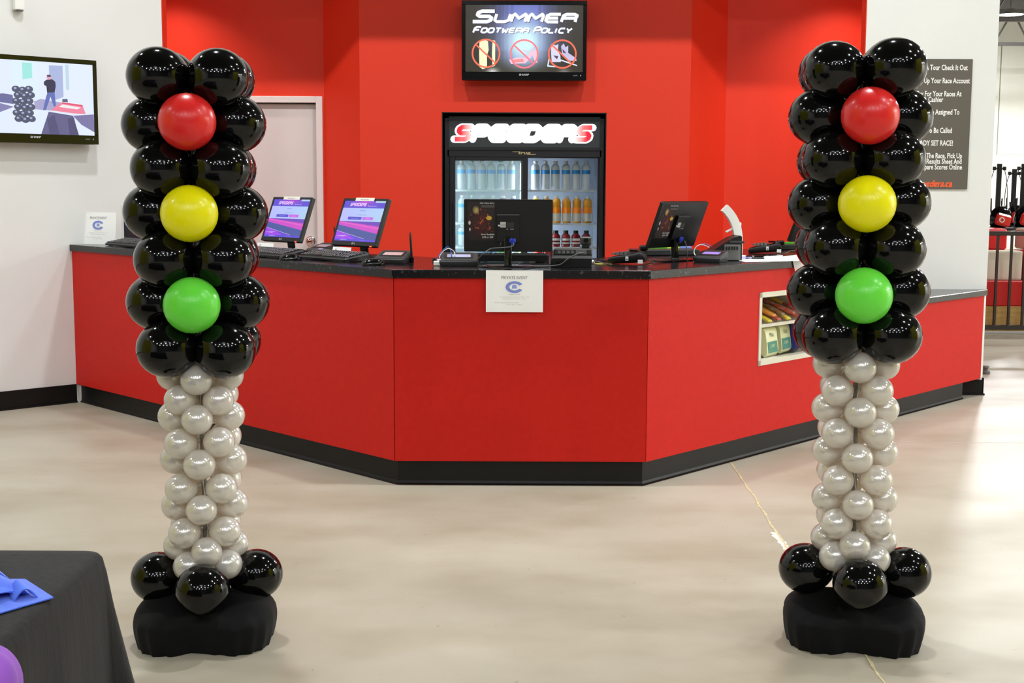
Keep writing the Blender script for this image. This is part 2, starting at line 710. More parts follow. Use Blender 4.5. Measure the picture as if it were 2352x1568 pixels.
# hall shell
bm = N()
box(bm, -20, 34, -14, 60, 7.2, 7.4)
struct('ceiling', bm, M['ceil'])
bm = N()
box(bm, -20, 34, -12.2, -12, 0, 7.2)
struct('wall_back', bm, M['backw'])
bm = N()
box(bm, -8.2, -8, -12, 4.1, 0, 7.2)
struct('wall_left', bm, M['white'])
bm = N()
box(bm, 19.5, 19.7, -12, 60, 0, 7.2)
struct('wall_right', bm, M['hallwhite'])
# painted lime panels on the two side walls of the hall
for nm, x0, x1, y0, y1 in (('trim_1', -7.995, -7.95, -2.6, 4.0), ('trim_2', 9.0, 9.2, 0.2, 4.8)):
    bm = N()
    box(bm, x0, x1, y0, y1, 0, 5.2)
    struct(nm, bm, M['lime'])

# left white wall (angled) with the television
aW = radians(43)
dW = Vector((cos(aW), sin(aW), 0))
nW = Vector((sin(aW), -cos(aW), 0))
W0 = Vector((-2.958, 8.924, 0))
WEnd = W0 + dW * 0.707
WSt = W0 - dW * 7.2
bm = N()
prism(bm, [WSt, WEnd, WEnd + Vector((0.0, 0.11, 0)), WSt + Vector((-0.1, 0.11, 0))], 0, 7.2)
struct('wall_front_left', bm, M['white'])
bm = N()
prism(bm, [WEnd + Vector((0.001, 0.0, 0)), WEnd + Vector((0.006, 0, 0)), WEnd + Vector((0.006, 0.112, 0)), WEnd + Vector((0.001, 0.112, 0))], 0, 3.2)
struct('trim_3', bm, M['red'])
# baseboard on that wall
bm = N()
W1 = W0 - dW * 0.002
prism(bm, [WSt, W1, W1 + nW * 0.008, WSt + nW * 0.008], 0.0, 0.125)
prism(bm, [WSt, W1, W1 + nW * 0.018, WSt + nW * 0.018], 0.0, 0.012)
struct('baseboard_left', bm, M['rubber'])

# right white wall
YR = 9.43
XR0, XR1 = at(1990, 60, YR).x, 3.375
bm = N()
box(bm, XR0, XR1, YR, YR + 0.11, 0, 7.2)
struct('wall_front_right', bm, M['white'])
bm = N()
box(bm, XR0 - 0.006, XR0 - 0.001, YR, YR + 0.112, 0, 3.2)
struct('trim_4', bm, M['red'])
bm = N()
box(bm, 3.12, XR1 + 0.008, YR - 0.010, YR, 0, 0.125)
box(bm, XR1, XR1 + 0.008, YR - 0.01, YR + 0.12, 0, 0.125)
box(bm, 3.14, XR1 + 0.014, YR - 0.022, YR, 0, 0.012)
struct('baseboard_right', bm, M['rubber'])

# red walls of the desk bay
YB, YD = 10.10, 10.42
xa, xb = at(827, 300, YB).x, at(1584, 300, YB).x
xc, xd = at(745, 300, YD).x, at(1666, 300, YD).x
YC = YB + 0.05
FX0, FX1 = at(1016, 430, YC).x, at(1390, 430, YC).x      # cooler opening
FZ = at(1200, 259, YC).z
bm = N()
box(bm, xa, FX0, YB, YB + 0.1, 0, 3.3)
box(bm, FX1, xb, YB, YB + 0.1, 0, 3.3)
box(bm, FX0, FX1, YB, YB + 0.1, FZ, 3.3)
struct('wall_center', bm, M['red'])
bm = N()
prism(bm, [(xa, YB), (xa, YB + 0.1), (xc, YD + 0.1), (xc, YD)], 0, 3.3)
struct('wall_chamfer_left', bm, M['red'])
bm = N()
prism(bm, [(xb, YB), (xb, YB + 0.1), (xd, YD + 0.1), (xd, YD)], 0, 3.3)
struct('wall_chamfer_right', bm, M['red'])
bm = N()
box(bm, FX0 - 0.01, FX0, YB + 0.003, 10.9, 0, FZ + 0.01)
box(bm, FX1, FX1 + 0.01, YB + 0.003, 10.9, 0, FZ + 0.01)
box(bm, FX0, FX1, YB + 0.003, 10.9, FZ - 0.002, FZ + 0.01)
box(bm, FX0, FX1, 10.88, 10.9, 0, FZ)
box(bm, FX0, FX0 + 0.006, YB - 0.002, YB + 0.2, 0, FZ)
box(bm, FX1 - 0.006, FX1, YB - 0.002, YB + 0.2, 0, FZ)
box(bm, FX0, FX1, YB - 0.002, YB + 0.2, FZ - 0.006, FZ)
struct('trim_5', bm, M['black'])
# door bay: wall pieces round the door opening
DX1, DX0 = at(728, 400, YD).x, at(728, 400, YD).x - 0.92
DZ = at(650, 236, YD).z
bm = N()
box(bm, -3.1, DX0, YD, YD + 0.12, 0, 3.3)
box(bm, DX1, xc, YD, YD + 0.12, 0, 3.3)
box(bm, DX0, DX1, YD, YD + 0.12, DZ, 3.3)
struct('wall_rear_left', bm, M['red'])
bm = N()
box(bm, xd, 3.1, YD, YD + 0.12, 0, 3.3)
struct('wall_rear_right', bm, M['red'])
bm = N()
box(bm, -3.1, -2.98, 9.5, YD, 0, 3.3)
struct('wall_bay_left', bm, M['red'])
bm = N()
box(bm, 2.98, 3.1, 9.54, YD, 0, 3.3)
struct('wall_bay_right', bm, M['red'])
bm = N()
box(bm, -3.1, 3.1, 9.42, 10.6, 3.2, 3.4)
struct('ceiling_bay', bm, M['white'])
bm = N()
box(bm, WEnd.x, XR0, 9.42, 9.5, 3.35, 7.2)
struct('wall_soffit', bm, M['white'])

# door
d = N()
box(d, DX0 + 0.004, DX1 - 0.004, YD + 0.03, YD + 0.07, 0.005, DZ - 0.006, 0.002)
do = struct('door_1', d, M['door'])
fr = N()
fz = DZ
for a, b in ((DX0 - 0.05, DX0), (DX1, DX1 + 0.05)):
    box(fr, a, b, YD - 0.02, YD + 0.12, 0, fz + 0.05, 0.003)
box(fr, DX0, DX1, YD - 0.02, YD + 0.12, fz, fz + 0.05, 0.003)
box(fr, DX0, DX1, YD + 0.075, YD + 0.09, fz - 0.015, fz)
ob('door_frame', fr, M['doorframe'], do)
kp = at(712, 553, YD)
k = N()
lathe(k, [(0, 0), (0.036, 0), (0.038, 0.006), (0.03, 0.012), (0.013, 0.018), (0.012, 0.035), (0.024, 0.045), (0.029, 0.058), (0.027, 0.07), (0.015, 0.078), (0, 0.08)], 22,
      Matrix.Translation((kp.x, YD + 0.03, kp.z)) @ Matrix.Rotation(pi / 2, 4, 'X'))
ob('door_knob', k, M['chrome'], do, True, 50)

# far hall
YFW = 46.0
bm = N()
for i in range(9):
    x0 = 4 + i * 3.15
    box(bm, x0 + 0.02, x0 + 3.13, YFW, YFW + 0.2, 2.6, 6.3)
box(bm, 4, 34, YFW + 0.02, YFW + 0.22, 0, 2.6)
box(bm, 4, 34, YFW + 0.1, YFW + 0.25, 2.6, 7.2)
struct('wall_far', bm, M['hallwhite'])

tr = mat('steel_joist_paint', (88, 84, 82), 0.6)


def joist(Y, x0, x1, z0, z1, label):
    t = thing('roof_joist', label, 'roof beam', ((x0 + x1) / 2, Y, z0))
    cx = (x0 + x1) / 2
    for z, n in ((0, 'bottom_chord'), (z1 - z0, 'top_chord')):
        b = N()
        box(b, x0 - cx, x1 - cx, -0.06, 0.06, z - 0.05, z + 0.05)
        ob(n, b, tr, t)
    b = N()
    n = int((x1 - x0) / 0.55)
    for i in range(n):
        xa_ = x0 - cx + i * 0.55
        za, zb = (0, z1 - z0) if i % 2 == 0 else (z1 - z0, 0)
        cyl(b, 0.03, (xa_, 0, za), (xa_ + 0.55, 0, zb), 6)
    ob('web_bars', b, tr, t)
    t.children[-1]['kind'] = 'stuff'


for i, (Y, nm) in enumerate([(19, 'nearest grey steel roof joist over the far hall'), (24, 'second grey steel roof joist over the far hall'),
                             (30, 'third grey steel roof joist, behind the bright lamp'), (36, 'fourth grey steel roof joist in the far hall'),
                             (42, 'farthest grey steel roof joist before the white wall')]):
    joist(Y, 5, 19.4, 5.9, 6.9, nm)

# ================================================================== RECEPTION COUNTER
SM = 2.45            # end of the tall part along the right leg
ZL = 0.7596


def leg(side, s0, s1, off, th, z0, z1, bm):
    """slab parallel to a counter face; off outward from the face, th thickness behind"""
    C, D_, n_ = (CL, dL, nL) if side == 'L' else (CR, dR, nR)
    a, b = C + D_ * s0 + n_ * off, C + D_ * s1 + n_ * off
    prism(bm, [a, b, b - n_ * th, a - n_ * th], z0, z1)


ct = thing('reception_counter', 'long red laminate reception counter with angled wings, black kickboard and snack niche', 'counter', (0, Yf, 0))
sh = Matrix.Translation((0, -Yf, 0))


def cpart(name, bm, m, par=ct, label=None, **k):
    bmesh.ops.transform(bm, matrix=sh, verts=bm.verts[:])
    o = ob(name, bm, m, par, **k)
    if label:
        o['label'] = label
    return o


gL, gR = tan(tL / 2), tan(tR / 2)
TH = 0.03
# front panel
bm = N()
prism(bm, [(XL + 0.002, Yf), (XR - 0.002, Yf), (XR - TH * gR, Yf + TH), (XL + TH * gL, Yf + TH)], ZK, ZT - TT, 0.001)
cpart('front_panel', bm, M['laminate'])
bm = N()
a = CL + dL * 0.003
b = LE
prism(bm, [a, b, b - nL * TH, CL + Vector((TH * gL, TH, 0))], ZK, ZT - TT, 0.001)
cpart('left_wing_panel', bm, M['laminate'])
# niche on the right wing
nc = onp(1742, 760, CR, nR)
S0 = (nc - CR).dot(dR)
Z0n, Z1n = onp(1742, 840, CR, nR).z, onp(1745, 672, CR, nR).z
S1 = S0 + 0.60
FW = 0.028
bm = N()
leg('R', 0.003, S0, 0, TH, ZK, ZT - TT, bm)
leg('R', S0, S1, 0, TH, ZK, Z0n, bm)
leg('R', S0, S1, 0, TH, Z1n, ZT - TT, bm)
leg('R', S1, SM, 0, TH, ZK, ZT - TT, bm)
bmesh.ops.remove_doubles(bm, verts=bm.verts[:], dist=1e-5)
cpart('right_wing_panel', bm, M['laminate'])
bm = N()
leg('R', SM, SR - 0.02, 0, TH, ZK, ZL - TT, bm)
cpart('low_wing_panel', bm, M['laminate'], label='low red panel of the desk-height end section')
bm = N()
leg('R', SR - 0.02, SR - 0.002, 0.001, TH, ZK - 0.01, ZL - TT, bm)
prism(bm, [RE - dR * 0.02, RE, (XR1 - 0.002, YR - 0.002), (3.3, YR - 0.002)], 0.13, ZL - TT)
cpart('end_trim', bm, M['wplastic'], label='white end edge of the low section')
# blank panel closing the tall part
bm = N()
a = CR + dR * SM
prism(bm, [a, a + dR * 0.02, a + dR * 0.02 - nR * 0.88, a - nR * 0.88], ZL, ZT - TT)
cpart('end_panel', bm, M['laminate'])
# kickboard with cove toe
KD = 0.03
for z1, off in ((ZK, -KD), (0.012, -KD + 0.012)):
    pass


def kick_line(off):
    return [LE - nL * (-off) - dL * 0.01, Vector((XL - off * gL, Yf - off, 0)), Vector((XR + off * gR, Yf - off, 0)), CR + dR * (SR - 0.25) + nR * off]


bm = N()
prof = [(-KD, ZK), (-KD, 0.02), (-KD + 0.004, 0.008), (-KD + 0.014, 0.001)]
b2 = bmesh.new()
rows = []
for off, z in prof:
    rows.append([b2.verts.new((p.x, p.y, z)) for p in kick_line(off)])
for r0, r1 in zip(rows, rows[1:]):
    for i in range(3):
        b2.faces.new((r0[i], r1[i], r1[i + 1], r0[i + 1]))
bk = [b2.verts.new((p.x, p.y, ZK)) for p in kick_line(-KD - 0.02)]
for i in range(3):
    b2.faces.new((rows[0][i], rows[0][i + 1], bk[i + 1], bk[i]))
bmesh.ops.recalc_face_normals(b2, faces=b2.faces[:])
merge(bm, b2)
cpart('kickboard', bm, M['rubber'])
# niche: cream frame, shelf, back
bm = N()
leg('R', S0, S1, 0.006, 0.05, Z0n, Z0n + FW, bm)
leg('R', S0, S1, 0.006, 0.05, Z1n - FW, Z1n, bm)
leg('R', S0, S0 + FW * 0.8, 0.006, 0.05, Z0n, Z1n, bm)
leg('R', S1 - FW, S1, 0.006, 0.05, Z0n, Z1n, bm)
cpart('niche_frame', bm, M['cream'])
bm = N()
leg('R', S0, S1, -0.34, 0.012, Z0n, Z1n, bm)
leg('R', S0, S0 + 0.012, -0.045, 0.3, Z0n, Z1n, bm)
leg('R', S1 - 0.012, S1, -0.045, 0.3, Z0n, Z1n, bm)
leg('R', S0, S1, -0.045, 0.3, Z0n, Z0n + 0.012, bm)
leg('R', S0, S1, -0.045, 0.3, Z1n - 0.012, Z1n, bm)
cpart('niche_box', bm, M['cream'])
zsh = onp(1745, 752, CR, nR).z
bm = N()
leg('R', S0 + 0.012, S1 - 0.012, -0.03, 0.3, zsh - 0.009, zsh + 0.009, bm)
cpart('niche_shelf', bm, M['cream'])

# worktops
OV = 0.016
bm = N()
D = 0.90
a = LE + nL * OV + dL * 0.012
p1 = Vector((XL - OV * gL, Yf - OV, 0))
p2 = Vector((XR + OV * gR, Yf - OV, 0))
e = CR + dR * SM + nR * OV
pts = [LE - dW * OV + nW * 0.003, p1, p2, e, CR + dR * SM - nR * D, Vector((XR - D * gR, Yf + D, 0)), Vector((XL + D * gL, Yf + D, 0)),
       LE + dW * 0.56 + nW * 0.003]
prism(bm, pts, ZT - TT, ZT, 0.0012)
wt = struct('t', bm, M['top'])
wt.name = 'worktop'
del wt['kind']
tag(wt, 'black stone-look worktop running the length of the tall red counter', 'worktop')
bm = N()
prism(bm, [CR + dR * (SM + 0.022) + nR * OV, RE + nR * OV - dR * 0.0, Vector((XR1 + 0.003, YR - 0.002, 0)), Vector((XR0 + 0.4, YR - 0.002, 0)), CR + dR * (SM + 0.022) - nR * 0.2], ZL - TT, ZL, 0.003)
wt2 = ob('low_worktop', bm, mat('grey_stone_worktop', (44, 44, 47), 0.2, noise=(30, (70, 70, 76), 0.5, 0.8)))
tag(wt2, 'lower desk-height dark worktop under the rules board', 'worktop')

# ================================================================== SCREENS
def television(name, label, loc, rz, W_, H_, depth=0.06):
    t = thing(name, label, 'television', loc, rz)
    b = N()
    rprism(b, -W_ / 2, W_ / 2, -H_ / 2, H_ / 2, -0.02, depth, 0.008)
    ob('casing', b, M['black'], t)
    b = N()
    bz, bb = W_ * 0.03, H_ * 0.105
    top = H_ * 0.055
    y0 = -0.028
    box(b, -W_ / 2, W_ / 2, y0, -0.02, H_ / 2 - top, H_ / 2, 0.002)
    box(b, -W_ / 2, W_ / 2, y0, -0.02, -H_ / 2, -H_ / 2 + bb, 0.002)
    box(b, -W_ / 2, -W_ / 2 + bz, y0, -0.02, -H_ / 2 + bb, H_ / 2 - top, 0.002)
    box(b, W_ / 2 - bz, W_ / 2, y0, -0.02, -H_ / 2 + bb, H_ / 2 - top, 0.002)
    ob('bezel', b, M['gloss'], t)
    b = N()
    box(b, -W_ * .2, W_ * .2, depth, depth + 0.03, -H_ * .25, H_ * .25)
    ob('wall_bracket', b, M['dgrey'], t)
    f = Flat()
    f.text('SHARP', 0, -H_ / 2 + bb * 0.55, H_ * 0.033, (200, 200, 200), 1, 'C', 1.3, bold=0.02)
    f.build('logo', PRINT, t, (0, y0 - 0.0006, 0))
    f = Flat()
    f.text('HDMI', W_ * 0.41, -H_ / 2 + bb * 0.5, H_ * 0.02, (150, 150, 150), 1, 'C', 1.2)
    f.build('small_print', PRINT, t, (0, y0 - 0.0006, 0))
    f = Flat()
    f.rect(W_ * .45, W_ * .458, -H_ / 2 + bb * 0.5, -H_ / 2 + bb * 0.66, (150, 150, 150))
    f.build('small_print', PRINT, t, (0, y0 - 0.0006, 0))
    return t, (-W_ / 2 + bz, W_ / 2 - bz, -H_ / 2 + bb, H_ / 2 - top)


# centre television
c0, c1 = at(1061, 95, YB - 0.1), at(1347, 95, YB - 0.1)
z1, z0 = at(1204, 3, YB - 0.1).z, at(1204, 185, YB - 0.1).z
Wt, Ht_ = c1.x - c0.x, z1 - z0
tv, (sx0, sx1, sy0, sy1) = television('television', 'flat television above the drinks cooler showing a footwear policy notice',
                                      ((c0.x + c1.x) / 2, YB - 0.115, (z0 + z1) / 2), 0, Wt, Ht_)
f = Flat()
sw, shh = sx1 - sx0, sy1 - sy0
rs = random.Random(5)
st = [rs.uniform(-1, 1) for _ in range(80)]


def policy_bg(u, v):
    j = st[int(u * 72)] * 0.35 + st[int(u * 31) + 4] * 0.3
    g = math.exp(-((u - 0.5) / (0.26 if v > 0.3 else 0.2)) ** 2 * 1.15) * (1 + 0.45 * j)
    if v < 0.22:
        g *= max(0, v / 0.22) ** 1.5
    core = math.exp(-((u - 0.5) / 0.17) ** 2 - ((v - 0.45) / 0.33) ** 2)
    base = (50, 44, 30)
    c = [base[i] + ((104, 112, 196)[i] - base[i]) * min(1, g * 1.25) for i in range(3)]
    c = [c[i] + ((215, 252, 255)[i] - c[i]) * min(1, core * 1.15) for i in range(3)]
    for gx in (0.23, 0.84):
        q = math.exp(-((u - gx) / 0.05) ** 2 - ((v - 0.0) / 0.05) ** 2)
        c = [c[i] + (255 - c[i]) * q * (0.9 if gx < .5 else 0.4) for i in range(3)]
    return tuple(max(0, min(255, k_)) for k_ in c)


f.grid(0, sw, 0, shh, 72, 30, policy_bg, 0)


def U(u, v):
    return (u * sw, (1 - v) * shh)


gh = shh * 0.155
x_, y_ = U(0.075, 0.275)
for lay, dx, col in ((1, 0.004, (40, 44, 80)), (2, 0, (250, 252, 255))):
    f.glyphs('SUMMER', x_ + dx, y_ - dx + 0.012, gh, sw * 0.143, sw * 0.026, gh * 0.35, col, lay, 0.35, (0.74, (0,)))
x_, y_ = U(0.065, 0.425)
gh = shh * 0.082
for lay, dx, col in ((1, 0.003, (60, 66, 120)), (2, 0, (248, 250, 255))):
    f.glyphs('FOOTWEAR POLICY', x_ + dx, y_ - dx + 0.006, gh, sw * 0.050, sw * 0.0150, gh * 0.36, col, lay, 0.4, (0.8, (0, 9)))
r0 = shh * 0.195
for i, (cu, cv, cc) in enumerate([(0.175, 0.725, (255, 120, 90)), (0.5, 0.73, (255, 130, 140)), (0.825, 0.73, (255, 115, 85))]):
    X, Y_ = U(cu, cv)
    q = shh
    if i == 0:
        f.poly([(X - .1 * q, Y_ + .17 * q), (X - .03 * q, Y_ + .21 * q), (X + .03 * q, Y_ + .18 * q), (X + .04 * q, Y_ + .05 * q), (X + .015 * q, Y_ - .03 * q), (X + .015 * q, Y_ - .21 * q), (X - .05 * q, Y_ - .24 * q), (X - .1 * q, Y_ - .2 * q), (X - .105 * q, Y_)], (255, 255, 205), 1)
        f.poly([(X + .1 * q, Y_ + .2 * q), (X + .14 * q, Y_ + .19 * q), (X + .14 * q, Y_ - .18 * q), (X + .1 * q, Y_ - .2 * q), (X + .09 * q, Y_)], (255, 255, 205), 1)
    if i == 1:
        f.poly([(X - .23 * q, Y_ - .09 * q), (X - .1 * q, Y_ - .05 * q), (X + .02 * q, Y_ - .06 * q), (X + .12 * q, Y_ + .05 * q), (X + .2 * q, Y_ + .06 * q), (X + .2 * q, Y_ - .13 * q), (X + .17 * q, Y_ - .13 * q), (X + .13 * q, Y_ - .02 * q), (X + .02 * q, Y_ - .14 * q), (X - .2 * q, Y_ - .15 * q)], (255, 205, 225), 1)
        f.poly([(X - .18 * q, Y_ - .09 * q), (X - .02 * q, Y_ - .07 * q), (X + .0 * q, Y_ - .12 * q), (X - .16 * q, Y_ - .13 * q)], (255, 150, 150), 1.5)
        f.stroke([(X - .02 * q, Y_ + .06 * q), (X + .08 * q, Y_ + .03 * q), (X + .18 * q, Y_ + .12 * q)], .008 * q, (240, 170, 220), 1.5)
    if i == 2:
        f.poly([(X - .17 * q, Y_ + .15 * q), (X - .1 * q, Y_ + .13 * q), (X - .06 * q, Y_ + .15 * q), (X - .07 * q, Y_ + .05 * q), (X - .03 * q, Y_ - .02 * q), (X - .02 * q, Y_ - .12 * q), (X - .16 * q, Y_ - .12 * q), (X - .17 * q, Y_)], (225, 222, 245), 1)
        f.poly([(X - .02 * q, Y_ + .12 * q), (X + .02 * q, Y_ + .16 * q), (X + .05 * q, Y_ + .1 * q), (X + .09 * q, Y_ + .13 * q), (X + .09 * q, Y_ + .02 * q), (X + .21 * q, Y_ - .06 * q), (X + .22 * q, Y_ - .1 * q), (X + .12 * q, Y_ - .1 * q), (X + .0 * q, Y_ - .03 * q)], (205, 200, 235), 1)
        f.stroke([(X - .2 * q, Y_ - .06 * q), (X - .22 * q, Y_ - .18 * q), (X - .1 * q, Y_ - .19 * q)], .018 * q, (235, 245, 255), 1)
        f.stroke([(X - .02 * q, Y_ - .09 * q), (X + .22 * q, Y_ - .17 * q)], .018 * q, (235, 245, 255), 1)
        f.poly([(X - .14 * q, Y_ - .02 * q), (X - .06 * q, Y_ - .03 * q), (X - .08 * q, Y_ - .08 * q)], (80, 70, 100), 1.5)
        f.poly([(X + .0 * q, Y_ + .08 * q), (X + .04 * q, Y_ + .04 * q), (X + .06 * q, Y_ + .01 * q), (X + .01 * q, Y_ + .02 * q)], (90, 80, 110), 1.5)
    f.ring(X, Y_, r0, r0 * 1.13, cc, 3)
    f.stroke([(X - r0 * .72, Y_ + r0 * .6), (X + r0 * .72, Y_ - r0 * .72)], r0 * .12, cc, 3)
f.build('screen', SCREEN, tv, (sx0, -0.0205, sy0))

# left wall television
pTR = onp(219, 140, W0 + nW * 0.1, nW)
pBR = onp(221, 332, W0 + nW * 0.1, nW)
Hl = pTR.z - pBR.z
Wl = Hl * 1.57
cen = (pTR + pBR) / 2 - dW * (Wl / 2)
tv2, (sx0, sx1, sy0, sy1) = television('television', 'flat television on the left white wall showing a bright camera view of the lobby', tuple(cen), aW, Wl, Hl)
sw, shh = sx1 - sx0, sy1 - sy0
f = Flat()
f.rect(0, sw, 0, shh, (226, 236, 255), 0)


def L_(px, py):      # pixel in the photo's zoomed crop of the set (right part), mapped onto the picture
    px = max(px, -40)
    return (sw * (1 - (1232 - px) / 1285.0), shh * (1 - (py - (300 + px * 0.075)) / (1010.0 - px * 0.055)))


def LP(pts, col, lay=1):
    f.poly([L_(*p) for p in pts], col, lay)


LP([(-800, 280), (150, 320), (160, 880), (0, 870), (-800, 900)], (200, 208, 240), 1)
LP([(370, 320), (640, 340), (640, 850), (370, 800)], (222, 240, 255), 1)
LP([(480, 365), (580, 370), (580, 570), (480, 590)], (160, 232, 226), 2)
LP([(760, 400), (905, 405), (905, 820), (820, 860), (760, 760)], (170, 182, 226), 2)
LP([(935, 390), (970, 392), (970, 730), (935, 720)], (190, 215, 235), 2)
LP([(-800, 860), (20, 870), (200, 900), (380, 960), (150, 1080), (-800, 1000)], (130, 128, 178), 2)
LP([(180, 800), (265, 780), (370, 800), (380, 925), (190, 890)], (106, 106, 160), 3)
LP([(590, 885), (660, 850), (900, 900), (830, 1010), (600, 990)], (168, 165, 208), 2)
LP([(-800, 850), (20, 865), (190, 895), (190, 915), (20, 885), (-800, 875)], (60, 60, 90), 4)
LP([(760, 1000), (880, 895), (1110, 930), (1140, 1045), (1010, 1040)], (240, 130, 160), 3)
LP([(850, 955), (890, 920), (1090, 960), (1050, 985)], (240, 236, 240), 4)
LP([(880, 890), (1110, 925), (1105, 945), (890, 910)], (228, 70, 110), 5)
LP([(740, 1020), (1000, 1070), (1060, 1330), (650, 1335)], (96, 92, 140), 4)
LP([(1000, 1070), (1230, 1050), (1232, 1290), (1090, 1190)], (120, 116, 166), 3)
LP([(720, 1120), (745, 1330), (850, 1330), (800, 1060)], (80, 76, 124), 5)
LP([(940, 1110), (960, 1340), (1050, 1330), (1010, 1090)], (76, 72, 118), 5)
LP([(890, 850), (945, 845), (950, 890), (890, 888)], (90, 90, 130), 5)
for j, yy in enumerate(range(720, 1200, 80)):
    for i, xx in enumerate((410, 480, 545)):
        X, Y_ = L_(xx + (14 if j % 2 else -4), yy + (12 if i == 1 else 0))
        f.disc(X, Y_, sw * .034, shh * .045, (78, 82, 112), 4, 14)
        f.disc(X - sw * .006, Y_ + shh * .012, sw * .012, shh * .016, (160, 168, 205), 5, 10)
# little standing person in the camera view
LP([(700, 620), (730, 590), (790, 585), (822, 620), (825, 680), (810, 760), (730, 765), (725, 680), (700, 660)], (46, 40, 80), 5)
LP([(735, 760), (810, 760), (820, 945), (795, 950), (765, 820), (710, 1000), (680, 1000), (715, 830)], (96, 110, 184), 5)
X, Y_ = L_(755, 560)
f.disc(X, Y_, sw * .02, shh * .032, (226, 160, 180), 6, 14)
f.disc(X, Y_ + shh * .02, sw * .018, shh * .016, (70, 60, 90), 7, 12)
f.build('screen', SCREEN, tv2, (sx0, -0.0205, sy0), eps=0.0003)

# small white sensor on the left wall
p = onp(39, 8, W0, nW)
s_ = thing('wall_sensor', 'small white motion sensor high on the left wall above the television', 'sensor', tuple(p), aW)
b = N()
box(b, -0.034, 0.03, -0.05, 0, -0.045, 0.09, 0.008, seg=2)
ob('housing', b, M['wplastic'], s_)
b = N()
box(b, -0.022, 0.02, -0.052, -0.02, -0.052, -0.042, 0.003)
ob('lens', b, M['grey'], s_)

# rules board on the right white wall
bx0, bx1 = at(2052, 280, YR).x, at(2227, 280, YR).x
bz0, bz1 = at(2222, 434, YR).z, at(2231, 136, YR).z
bd = thing('rules_board', 'dark grey rules board with white race instructions on the right wall', 'sign', ((bx0 + bx1) / 2, YR - 0.001, bz0))
bw, bh = bx1 - bx0, bz1 - bz0
b = N()
box(b, -bw / 2, bw / 2, -0.012, 0, 0, bh, 0.0015)
ob('board', b, mat('board_print', (94, 88, 80), 0.5), bd)
f = Flat()


def bt(s, pxr, py, hpx=11, col=(238, 236, 232), bold=0.012, sx=0.72, shear=0):
    q = at(pxr, py, YR)
    f = Flat()
    f.text(s, q.x - (bx0 + bx1) / 2, q.z - bz0 - 0.004, hpx * 1.5 / FP * YR, col, 1, 'R', sx * .92, shear, bold * 2)
    f.build('lettering', PRINT, bd, (0, -0.0125, 0))


bt('Take A Tour Check It Out', 2221, 160)
bt('Set Up Your Race Account', 2226, 190)
bt('Pay For Your Races At', 2207, 220)
bt('A Cashier', 2165, 233)
bt('Be Assigned To', 2202, 262)
bt('Wait To Be Called', 2185, 304)
bt('READY SET RACE!', 2187, 333)
bt('After The Race, Pick Up', 2208, 362)
bt('Results Sheet And', 2207, 375)
bt('Compare Scores Online', 2208, 388)
bt('speeders.ca', 2186, 427, 13, (226, 92, 50), 0.03, 1.0, 0.3)

# ================================================================== DRINKS COOLER
YF = YC + 0.02
cx0, cx1 = at(1022, 430, YF).x, at(1386, 430, YF).x
cxm = (cx0 + cx1) / 2
ck = thing('drinks_cooler', 'black two-door glass drinks cooler with lit header set into the red wall', 'refrigerator', (cxm, YF, 0))
CW = (cx1 - cx0) / 2
CZ = at(1200, 268, YF).z
DEP = 0.62


def cxp(px):
    return at(px, 450, YF).x - cxm


def czp(py, Y=YF, px=1200):
    return at(px, py, Y).z


hz0, hz1 = czp(342), czp(273)
fm = mat('cooler_black_enamel', (30, 30, 33), 0.35)
b = N()
box(b, -CW, -CW + 0.03, 0, DEP, 0, CZ)
box(b, CW - 0.03, CW, 0, DEP, 0, CZ)
box(b, -CW, CW, 0.0, DEP, hz1, CZ)
box(b, -CW, CW, DEP - 0.03, DEP, 0, CZ)
box(b, -CW, CW, 0, DEP, 0, 0.18)
zr0 = czp(360)
box(b, -CW, CW, 0.0, DEP, zr0, hz0)
ob('cabinet', b, fm, ck)
b = N()
box(b, -CW + 0.03, CW - 0.03, 0.02, 0.06, hz0, hz1)
ob('header_box', b, mat('header_panel_black', (40, 41, 43), 0.3, emit=(70, 74, 74), es=0.25), ck)
# raised rails of the header
b = N()
box(b, -CW, CW, -0.008, 0, czp(277), hz1 + 0.004)
box(b, -CW, CW, -0.008, 0, czp(345), czp(338))
box(b, -CW, -CW + 0.02, -0.006, 0, 0.18, czp(277))
box(b, CW - 0.02, CW, -0.006, 0, 0.18, czp(277))
ob('rail', b, fm, ck)
# lit lettering
f = Flat()
x0, x1_ = cxp(1040), cxp(1366)
zb, zt = czp(327), czp(286)
hh = (zt - zb) * 0.68
gw = (x1_ - x0 - 0.3 * hh) / 8 * 0.72
gp = (x1_ - x0 - 0.3 * hh - gw * 8) / 8


def spc(i):
    return (226, 48, 62) if i in (0, 7) else (255, 250, 246)


zz = zb + (zt - zb) * 0.17
f.glyphs('SPEEDERS', x0 + 0.018, zz, hh, gw, gp, 0.056, (255, 255, 255), 1, 0.3, butt=False)
f.glyphs('SPEEDERS', x0 + 0.024, zz, hh, gw * 0.985, gp, 0.036, (226, 48, 62), 2, 0.3)
for i_, (vx, vy, vl) in enumerate(f.v):  # middle letters fade to white: overexposed glow put into their colour
    if vl == 2:
        e_ = min(vx - x0, x1_ - vx) / 0.10
        e_ = max(0.0, min(1.0, e_ * 0.75 - 0.42))
        e_ = e_ * e_ * (3 - 2 * e_)
        c_r, c_w = lin((226, 44, 60)), lin((255, 250, 246))
        f.c[i_] = tuple(c_r[q_] + (c_w[q_] - c_r[q_]) * e_ for q_ in range(3))
f.build('lit_lettering', BACKLIT, ck, (0, 0.019, 0))
f = Flat()
xt, zt2 = cxp(1204), czp(354)
gold = (190, 170, 120)
f.text('true', xt, zt2, 0.034, gold, 1, 'C', 1.6, 0.3, 0.02)
